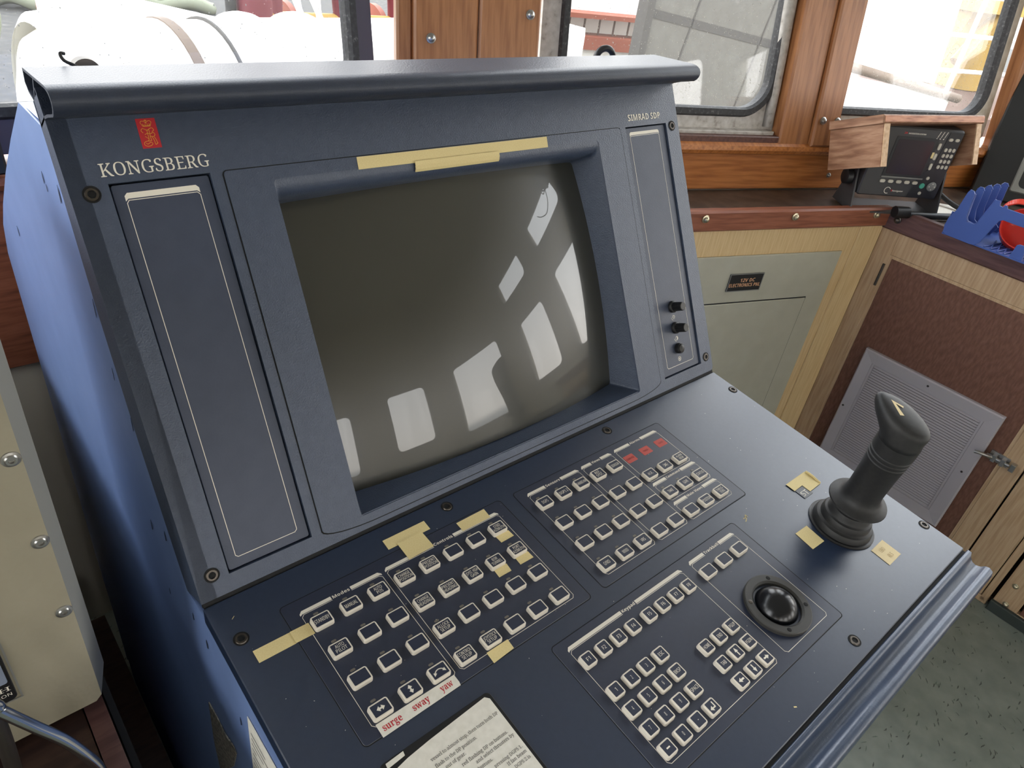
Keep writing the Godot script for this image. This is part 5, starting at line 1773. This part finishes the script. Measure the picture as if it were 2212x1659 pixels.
func hanging_cable() -> void:
	var h := thing("hanging_cable", "tangled black cable hanging at an upper side window, mirrored in the screen", "cable", Transform3D(Basis.IDENTITY, Vector3(2.20, 1.99, 0.66)))
	var r := RandomNumberGenerator.new()
	r.seed = 8
	for k in 3:
		var pts := []
		for i in 26:
			pts.append(Vector3(r.randf_range(-0.02, 0.02), -0.05 + 0.055 * sin(i * 0.9 + k) + r.randf_range(-0.02, 0.02), -0.02 + 0.075 * cos(i * 0.9 + 0.6 * k) + r.randf_range(-0.02, 0.02)))
		var st := start()
		tube(st, curve(pts, 3), 0.004, 6)
		part(h, "loop", st, M.cable)
	var st2 := start()
	tube(st2, curve([Vector3(0, -0.09, 0.0), Vector3(0, -0.16, 0.05), Vector3(0, -0.20, 0.14), Vector3(0, -0.17, 0.22), Vector3(0, -0.13, 0.26)], 5), 0.004, 6)
	part(h, "tail", st2, M.cable)
	st2 = start()
	tube(st2, [Vector3(0, 0.03, 0), Vector3(0.05, 0.03, 0)], 0.006, 8)
	tube(st2, [Vector3(0, 0.03, 0), Vector3(0, -0.02, 0)], 0.004, 8)
	part(h, "hook", st2, M.steel)

func radar() -> void:
	var b := Basis(Vector3.UP, deg_to_rad(-68.0)) * Basis(Vector3.RIGHT, deg_to_rad(-21.0))
	var r := thing("radar_display", "black-cased display with a grey screen surround at the right edge of the photo", "monitor", Transform3D(b, Vector3(2.06, 0.7875, -0.192)))
	var st := start()
	slab(st, rr(0.0, 0.0, 0.42, 0.40, 0.008), -0.03, 0.0, 0.003)
	part(r, "front_frame", st, M.radar)
	st = start()
	box(st, Vector3(0.03, 0.07, -0.12), Vector3(0.39, 0.37, -0.03))
	part(r, "case", st, M.radar)
	st = start()
	var o := rr(0.082, 0.028, 0.38, 0.36, 0.006, 6)
	var i := rr(0.112, 0.058, 0.35, 0.335, 0.03, 6)
	wall_between(st, o, 0.0, inset(o, 0.002), 0.004)
	wall_between(st, inset(o, 0.002), 0.004, i, -0.006)
	part(r, "screen_surround", st, M.radar_bezel)
	st = start()
	slab(st, inset(i, -0.002), -0.01, -0.005)
	part(r, "screen", st, M.radar_screen)
	for p in [Vector2(0.032, 0.02), Vector2(0.40, 0.02)]:
		part(r, "screw", bolt_mesh(0.005), M.steel, Transform3D(Basis.IDENTITY, Vector3(p.x, p.y, 0.0)))
	st = start()
	box(st, Vector3(0.06, -0.01, -0.10), Vector3(0.36, 0.08, -0.028))
	part(r, "stand", st, M.black)

func rack() -> void:
	# blue plastic organiser on the side bench: parallel dividers with upright prongs
	var base := Vector3(1.60, 0.797, -0.03)
	var o := thing("blue_rack", "blue plastic organiser rack with upright prongs on the side bench", "rack", Transform3D(Basis.IDENTITY, base))
	var SX := Basis(Vector3(0, 0, 1), Vector3(0, 1, 0), Vector3(-1, 0, 0))     # polygon in (z, y), thickness towards -x
	var sh := func(pts: Array) -> PackedVector2Array:
		var q := PackedVector2Array()
		for e in pts:
			q.append(Vector2(e[0] + 0.03, e[1] - 0.790))
		if Geometry2D.is_polygon_clockwise(q):
			q.reverse()
		return q
	var st := start()
	var front: PackedVector2Array = sh.call([[-0.082, 0.796], [-0.075, 0.791], [-0.024, 0.790], [-0.015, 0.792], [-0.008, 0.799], [0.001, 0.835], [0.006, 0.852], [0.012, 0.856], [0.12, 0.854], [0.12, 0.878], [0.009, 0.879], [0.007, 0.884], [0.002, 0.884], [0.000, 0.879], [-0.006, 0.880], [-0.009, 0.889], [-0.018, 0.888], [-0.029, 0.834], [-0.034, 0.829], [-0.048, 0.830], [-0.053, 0.838], [-0.058, 0.886], [-0.062, 0.891], [-0.069, 0.892], [-0.072, 0.885], [-0.076, 0.847], [-0.084, 0.826], [-0.085, 0.809]])
	slab(st, front, 0.0, 0.003, 0.0006)
	part(o, "front_wall", st, M.rack, Transform3D(SX, Vector3(0.0, 0, 0)))
	# turned-over rim of the front wall
	st = start()
	var rim := []
	for e in [[-0.018, 0.888], [-0.029, 0.834], [-0.034, 0.829], [-0.048, 0.830], [-0.053, 0.838], [-0.058, 0.886]]:
		rim.append(Vector3(0.0015, e[1] - 0.790, e[0] + 0.03))
	tube(st, rim, 0.0022, 6)
	part(o, "rim", st, M.rack)
	st = start()
	box(st, Vector3(0.0, 0.0, -0.052), Vector3(0.18, 0.003, 0.15))
	part(o, "floor", st, M.rack)
	st = start()
	slab(st, PackedVector2Array([Vector2(0.0, 0.0), Vector2(0.18, 0.0), Vector2(0.18, 0.085), Vector2(0.17, 0.085), Vector2(0.16, 0.05), Vector2(0.02, 0.045), Vector2(0.0, 0.05)]), -0.0535, -0.0515)
	part(o, "end_wall", st, M.rack)
	for k in 4:
		st = start()
		var dv: PackedVector2Array = sh.call([[-0.080, 0.793], [-0.030, 0.793], [-0.022, 0.812], [-0.034, 0.822], [-0.046, 0.830], [-0.052, 0.850], [-0.0545, 0.886], [-0.058, 0.892], [-0.066, 0.892], [-0.069, 0.886], [-0.073, 0.850], [-0.080, 0.826]])
		slab(st, dv, 0.0, 0.0025, 0.0006)
		var pr := part(o, "prong", st, M.rack, Transform3D(SX, Vector3(0.038 + 0.036 * k, 0, 0.004 * k)))
		st = start()
		tube(st, [Vector3(-0.038, 0.098, 0.0), Vector3(-0.034, 0.1035, 0.0012), Vector3(-0.029, 0.1035, 0.0012), Vector3(-0.025, 0.098, 0.0)], 0.0018, 6)
		part(pr, "hook", st, M.rack)
	st = start()
	for k in 9:
		var z := 0.032 + 0.013 * k
		tube(st, [Vector3(0.002, 0.0045, z), Vector3(0.075, 0.0045, z + 0.013)], 0.0016, 5)
		tube(st, [Vector3(0.002, 0.0045, z + 0.013), Vector3(0.075, 0.0045, z)], 0.0016, 5)
	part(o, "lattice", st, M.rack)
	st = start()
	slab(st, PackedVector2Array([Vector2(0.082, 0.001), Vector2(0.107, 0.001), Vector2(0.102, 0.029), Vector2(0.098, 0.032), Vector2(0.089, 0.032), Vector2(0.085, 0.029)]), 0.0, 0.003, 0.0006)
	part(o, "divider", st, M.rack, Transform3D(SX, Vector3(0.004, 0, 0)))
	# red plastic dish with a bow handle, standing in the rack
	var q := thing("red_dish", "red plastic dish with a bow handle standing in the blue rack", "dish", Transform3D(Basis(Vector3(0, 0, 1), 0.75) * Basis(Vector3(1, 0, 0), 0.2), Vector3(1.705, 0.812, 0.035)))
	st = start()
	lathe(st, [Vector2(0.0, 0.0), Vector2(0.020, 0.002), Vector2(0.036, 0.010), Vector2(0.046, 0.024), Vector2(0.050, 0.042), Vector2(0.0475, 0.042), Vector2(0.043, 0.026), Vector2(0.034, 0.013), Vector2(0.019, 0.005), Vector2(0.0, 0.004)], 32)
	part(q, "bowl", st, M.red_plastic)
	st = start()
	var pts := curve([Vector3(0.0, 0.036, -0.050), Vector3(0.006, 0.056, -0.062), Vector3(0.014, 0.072, -0.058), Vector3(0.022, 0.082, -0.044), Vector3(0.026, 0.086, -0.024)], 5)
	var loops := []
	for i in pts.size():
		var A: Vector3 = pts[i]
		var tn: Vector3 = (pts[mini(i + 1, pts.size() - 1)] - pts[maxi(i - 1, 0)]).normalized()
		var sd := Vector3(1, 0, 0)
		sd = (sd - tn * sd.dot(tn)).normalized()
		var up := tn.cross(sd)
		loops.append([A - sd * 0.006 - up * 0.0015, A + sd * 0.006 - up * 0.0015, A + sd * 0.006 + up * 0.0015, A - sd * 0.006 + up * 0.0015])
	loft(st, loops, -1)
	part(q, "handle", st, M.red_bright)

# ---------------------------------------------------------------- outside
func cyl(st: SurfaceTool, a: Vector3, b: Vector3, r: float, seg := 10) -> void:
	tube(st, [a, b], r, seg)

func outside() -> void:
	var st := start()
	box(st, Vector3(-10, -0.05, -22), Vector3(18, 0.05, -1.35))
	var dk := structure("deck", "dark weathered deck outside the windows")
	part(dk, "deck_plate", st, M.deck)
	# life raft canister lying athwart the deck in front of the left window
	var ax := Vector3(1, 0.0, -0.10).normalized()
	var x := Transform3D(Basis(Vector3(0, 1, 0), ax, Vector3(0, 1, 0).cross(ax)).orthonormalized(), Vector3(0.33, 0.46, -2.32))
	var raft := thing("life_raft_canister", "white life raft canister lying outside the left window", "life raft", x)
	st = start()
	var R := 0.335
	lathe(st, [Vector2(0, 0), Vector2(R * 0.55, 0.01), Vector2(R * 0.85, 0.05), Vector2(R, 0.14), Vector2(R, 0.50), Vector2(R * 0.985, 0.51), Vector2(R * 0.985, 0.66), Vector2(R, 0.67), Vector2(R, 1.02), Vector2(R * 0.85, 1.11), Vector2(R * 0.55, 1.15), Vector2(0, 1.16)], 48)
	part(raft, "shell", st, M.raft)
	for y in [0.10, 0.30, 0.74, 0.97]:
		st = start()
		lathe(st, [Vector2(R * 0.97, y - 0.05), Vector2(R + 0.018, y - 0.03), Vector2(R + 0.022, y), Vector2(R + 0.018, y + 0.03), Vector2(R * 0.97, y + 0.05)], 48)
		part(raft, "moulded_rib", st, M.raft)
	st = start()
	lathe(st, [Vector2(R * 0.99, 0.43), Vector2(R + 0.004, 0.432), Vector2(R + 0.004, 0.466), Vector2(R * 0.99, 0.468)], 48)
	part(raft, "strap", st, M.rust)
	st = start()
	lathe(st, [Vector2(R * 0.97, 0.585), Vector2(R + 0.005, 0.587), Vector2(R + 0.005, 0.595), Vector2(R * 0.97, 0.597)], 48)
	part(raft, "strap", st, M.seam)
	# long white locker beyond its right end
	var lk := thing("white_locker", "long white locker with dark slots beyond the right end of the canister", "locker", Transform3D(Basis(Vector3.UP, 0.10), Vector3(1.50, 0.05, -2.36)))
	st = start()
	bars(st, Vector3(0.02, 0, -0.35), Vector3(1.5, 0.705, 0.0), 0.03)
	part(lk, "body", st, M.raft)
	for q in [[0.03, 0.12], [0.20, 0.225], [0.30, 0.325]]:
		st = start()
		box(st, Vector3(q[0], 0.53, 0.0), Vector3(q[1], 0.56, 0.004))
		part(lk, "slot", st, M.deck)
	for cx in [0.55, 1.18]:
		st = start()
		box(st, Vector3(cx, 0.05, -2.62), Vector3(cx + 0.08, 0.10, -2.16))
		single("raft_cradle", st, M.white_out, "white bearer under the %s end of the life raft canister" % ("near" if cx < 1 else "far"), "bearer")
	st = start()
	slab(st, PackedVector2Array([Vector2(0.55, 0.05), Vector2(1.55, 0.05), Vector2(1.55, 0.62), Vector2(0.62, 0.80), Vector2(0.55, 0.74)]), -3.1, -2.86)
	single("white_hatch", st, M.raft, "white sloping hatch just behind the life raft canister", "hatch")
	# deck gear further off
	st = start()
	cyl(st, Vector3(1.80, 0.05, -4.0), Vector3(1.80, 2.6, -4.0), 0.10, 20)
	single("red_mast", st, M.ship_red, "red steel mast beyond the life raft canister", "mast")
	st = start()
	cyl(st, Vector3(1.665, 0.05, -4.0), Vector3(1.665, 2.6, -4.0), 0.03, 12)
	single("dark_pole", st, M.deck, "thin dark pole just left of the red mast", "pole")
	var gn := thing("winch_gantry", "red and orange winch gantry right of the red mast", "gantry")
	st = start()
	cyl(st, Vector3(2.05, 0.05, -4.3), Vector3(2.10, 1.4, -4.3), 0.04, 12)
	cyl(st, Vector3(2.55, 0.05, -4.3), Vector3(2.40, 1.4, -4.3), 0.035, 12)
	cyl(st, Vector3(2.95, 0.05, -4.3), Vector3(2.85, 1.4, -4.3), 0.035, 12)
	part(gn, "leg", st, M.ship_red)
	st = start()
	cyl(st, Vector3(1.95, 0.48, -4.3), Vector3(3.1, 0.46, -4.3), 0.04, 12)
	cyl(st, Vector3(1.95, 0.68, -4.3), Vector3(3.1, 0.66, -4.3), 0.05, 12)
	part(gn, "cross_bar", st, M.ship_yellow)
	st = start()
	lathe(st, [Vector2(0.0, 0.0), Vector2(0.22, 0.0), Vector2(0.22, 0.04), Vector2(0.13, 0.05), Vector2(0.13, 0.65), Vector2(0.22, 0.66), Vector2(0.22, 0.70), Vector2(0, 0.70)], 24, Transform3D(Basis(Vector3(0, 0, 1), -PI / 2), Vector3(2.2, 0.33, -4.5)))
	part(gn, "winch_drum", st, M.ship_orange)
	var poles := [[1.857, 1.920], [1.900, 1.928], [2.020, 2.092], [2.092, 2.104]]
	for k in 4:
		st = start()
		var a: float = poles[k][0]
		var m: float = (poles[k][1] - a) / 0.144
		cyl(st, Vector3(a - m * 0.7, 0.684 + 0.7, -3.6 - 0.07 * k), Vector3(a + m * 0.634, 0.05, -3.6 - 0.07 * k), 0.017, 10)
		single("cream_pole", st, M.white_out, ["first", "second", "third", "fourth"][k] + " cream pole from the left, standing before the winch gantry", "pole", Transform3D.IDENTITY, "cream poles beyond the canister")
	var rp := thing("mooring_rope", "heap of pale green mooring rope on the deck beyond the canister", "rope")
	for j in 5:
		st = start()
		var pts := []
		for i in 60:
			pts.append(Vector3(0.55 + 0.036 * i, 0.115 + 0.02 * j + 0.03 * sin(i * 0.5 + j), -7.0 - 0.16 * j + 0.08 * sin(i * 0.37 + 2.0 * j)))
		tube(st, pts, 0.062, 7)
		part(rp, "strand", st, M.rope)
	st = start()
	tube(st, curve([Vector3(0.372, 1.6, -2.75), Vector3(0.372, 1.1, -2.75), Vector3(0.345, 0.84, -2.75), Vector3(0.36, 0.70, -2.76), Vector3(0.24, 0.40, -2.78), Vector3(0.22, 0.06, -2.80)], 6), 0.012, 7)
	single("green_line", st, M.rope, "thin green line hanging by the left end of the canister", "rope")
	for k in 2:
		st = start()
		lathe(st, [Vector2(0, 0), Vector2(0.05, 0.01), Vector2(0.06, 0.06), Vector2(0.06, 0.16 + 0.14 * k), Vector2(0.05, 0.21 + 0.14 * k), Vector2(0, 0.22 + 0.14 * k)], 14, Transform3D(Basis(Vector3(0, 0, 1), -PI / 2), Vector3(1.22 + 0.33 * k, 0.11, -6.75)))
		single("red_float", st, M.ship_orange, ["shorter red float on the deck before the rope heap", "longer red float on the deck before the rope heap"][k], "float", Transform3D.IDENTITY, "floats beyond the canister")
	right_outside()

func right_outside() -> void:
	# facet frame: s along the windows, y up, out negative z
	var o := Vector3(1.665, 0, -0.2259) - FN * 0.1428
	var ff := face_frame(o, FD)
	# orange and white boat seen through the left part of the window by the post
	var b := thing("work_boat", "orange and white boat lying beyond the window by the teak post", "boat", ff)
	var st := start()
	box(st, Vector3(0.6, 0.05, -5.4), Vector3(2.6, 0.32, -4.52))
	part(b, "hull", st, M.white_out)
	st = start()
	box(st, Vector3(0.6, 0.32, -5.4), Vector3(2.6, 0.42, -4.48))
	part(b, "orange_belt", st, M.ship_orange)
	st = start()
	box(st, Vector3(0.6, 0.42, -5.3), Vector3(2.6, 0.9, -4.7))
	part(b, "cabin", st, M.white_out)
	st = start()
	box(st, Vector3(0.6, 0.55, -4.7), Vector3(2.6, 0.585, -4.50))
	part(b, "hand_rail", st, M.ship_orange)
	for k in 9:
		st = start()
		box(st, Vector3(1.0 + 0.14 * k, 0.42, -4.6), Vector3(1.012 + 0.14 * k, 0.55, -4.588))
		part(b, "stanchion", st, M.deck_red)
	# grey steel locker with seams, close to the window by the post
	var g := thing("deck_locker", "big grey steel locker with dark seams outside the window by the post", "locker", ff)
	var seams_y := [-0.45, 0.02, 0.74, 0.80, 1.9]
	st = start()
	box(st, Vector3(1.20, 0.05, -3.10), Vector3(2.62, 1.9, -3.0))
	part(g, "body", st, M.plate)
	st = start()
	for L in [[Vector2(1.20, 0.80), Vector2(2.62, 0.63), 0.05], [Vector2(1.70, 1.9), Vector2(1.40, 0.1), 0.012], [Vector2(2.25, 1.9), Vector2(2.0, 0.1), 0.010]]:
		stroke(st, [L[0], L[1]], L[2], -2.996)
	part(g, "seams", st, M.seam)
	st = start()
	box(st, Vector3(1.15, 0.05, -3.10), Vector3(1.20, 1.9, -2.98))
	part(g, "edge_post", st, M.seam)
	# bright white screen wall outside the right-hand window
	var w := thing("white_screen", "tall white steel screen outside the right-hand window", "screen", ff)
	st = start()
	slab(st, PackedVector2Array([Vector2(2.70, 0.62), Vector2(3.86, 0.50), Vector2(3.62, 2.2), Vector2(2.70, 2.2)]), -3.05, -3.0)
	part(w, "upper_sheet", st, M.white_out)
	st = start()
	slab(st, PackedVector2Array([Vector2(2.70, 0.05), Vector2(4.1, 0.05), Vector2(4.1, 0.40), Vector2(2.70, 0.55)]), -3.05, -3.0)
	part(w, "lower_sheet", st, M.white_out)
	st = start()
	tube(st, [Vector3(2.70, 0.615, -2.97), Vector3(4.15, 0.41, -2.97)], 0.035, 10)
	part(w, "pipe", st, M.rust)
	# yellow crane and white railings
	var c := thing("yellow_crane", "yellow deck crane beyond the railings, top right of the photo", "crane", ff)
	st = start()
	cyl(st, Vector3(5.9, 0.245, -4.4), Vector3(5.9, 2.0, -4.4), 0.22, 16)
	part(c, "pedestal", st, M.ship_yellow)
	st = start()
	box(st, Vector3(5.3, 0.95, -4.7), Vector3(6.9, 1.5, -4.1))
	part(c, "slew_platform", st, M.ship_yellow)
	st = start()
	cyl(st, Vector3(5.5, 0.5, -4.2), Vector3(6.3, 1.5, -4.3), 0.06)
	cyl(st, Vector3(5.2, 0.31, -4.2), Vector3(5.5, 1.1, -4.3), 0.07)
	part(c, "brace", st, M.ship_yellow)
	st = start()
	box(st, Vector3(4.2, 0.05, -5.2), Vector3(7.6, 0.24, -3.05))
	single("raised_deck", st, M.deck_red, "reddish raised deck below the railings at top right", "deck", ff)
	for k in 2:
		var r := thing("white_railing", ["white pipe railing before the yellow crane", "lower white railing nearest the right-hand window edge"][k], "railing", ff)
		var z := -3.55 + 0.45 * k
		var x0 := 4.30 + 0.55 * k
		for i in 5:
			st = start()
			cyl(st, Vector3(x0 + 0.42 * i, 0.24, z), Vector3(x0 + 0.42 * i, 1.12 - 0.2 * k, z), 0.02)
			part(r, "post", st, M.white_out)
		for y in [0.52, 0.80 - 0.08 * k, 1.10 - 0.2 * k]:
			st = start()
			cyl(st, Vector3(x0 - 0.05, y, z), Vector3(x0 + 1.75, y, z), 0.018)
			part(r, "rail", st, M.white_out)
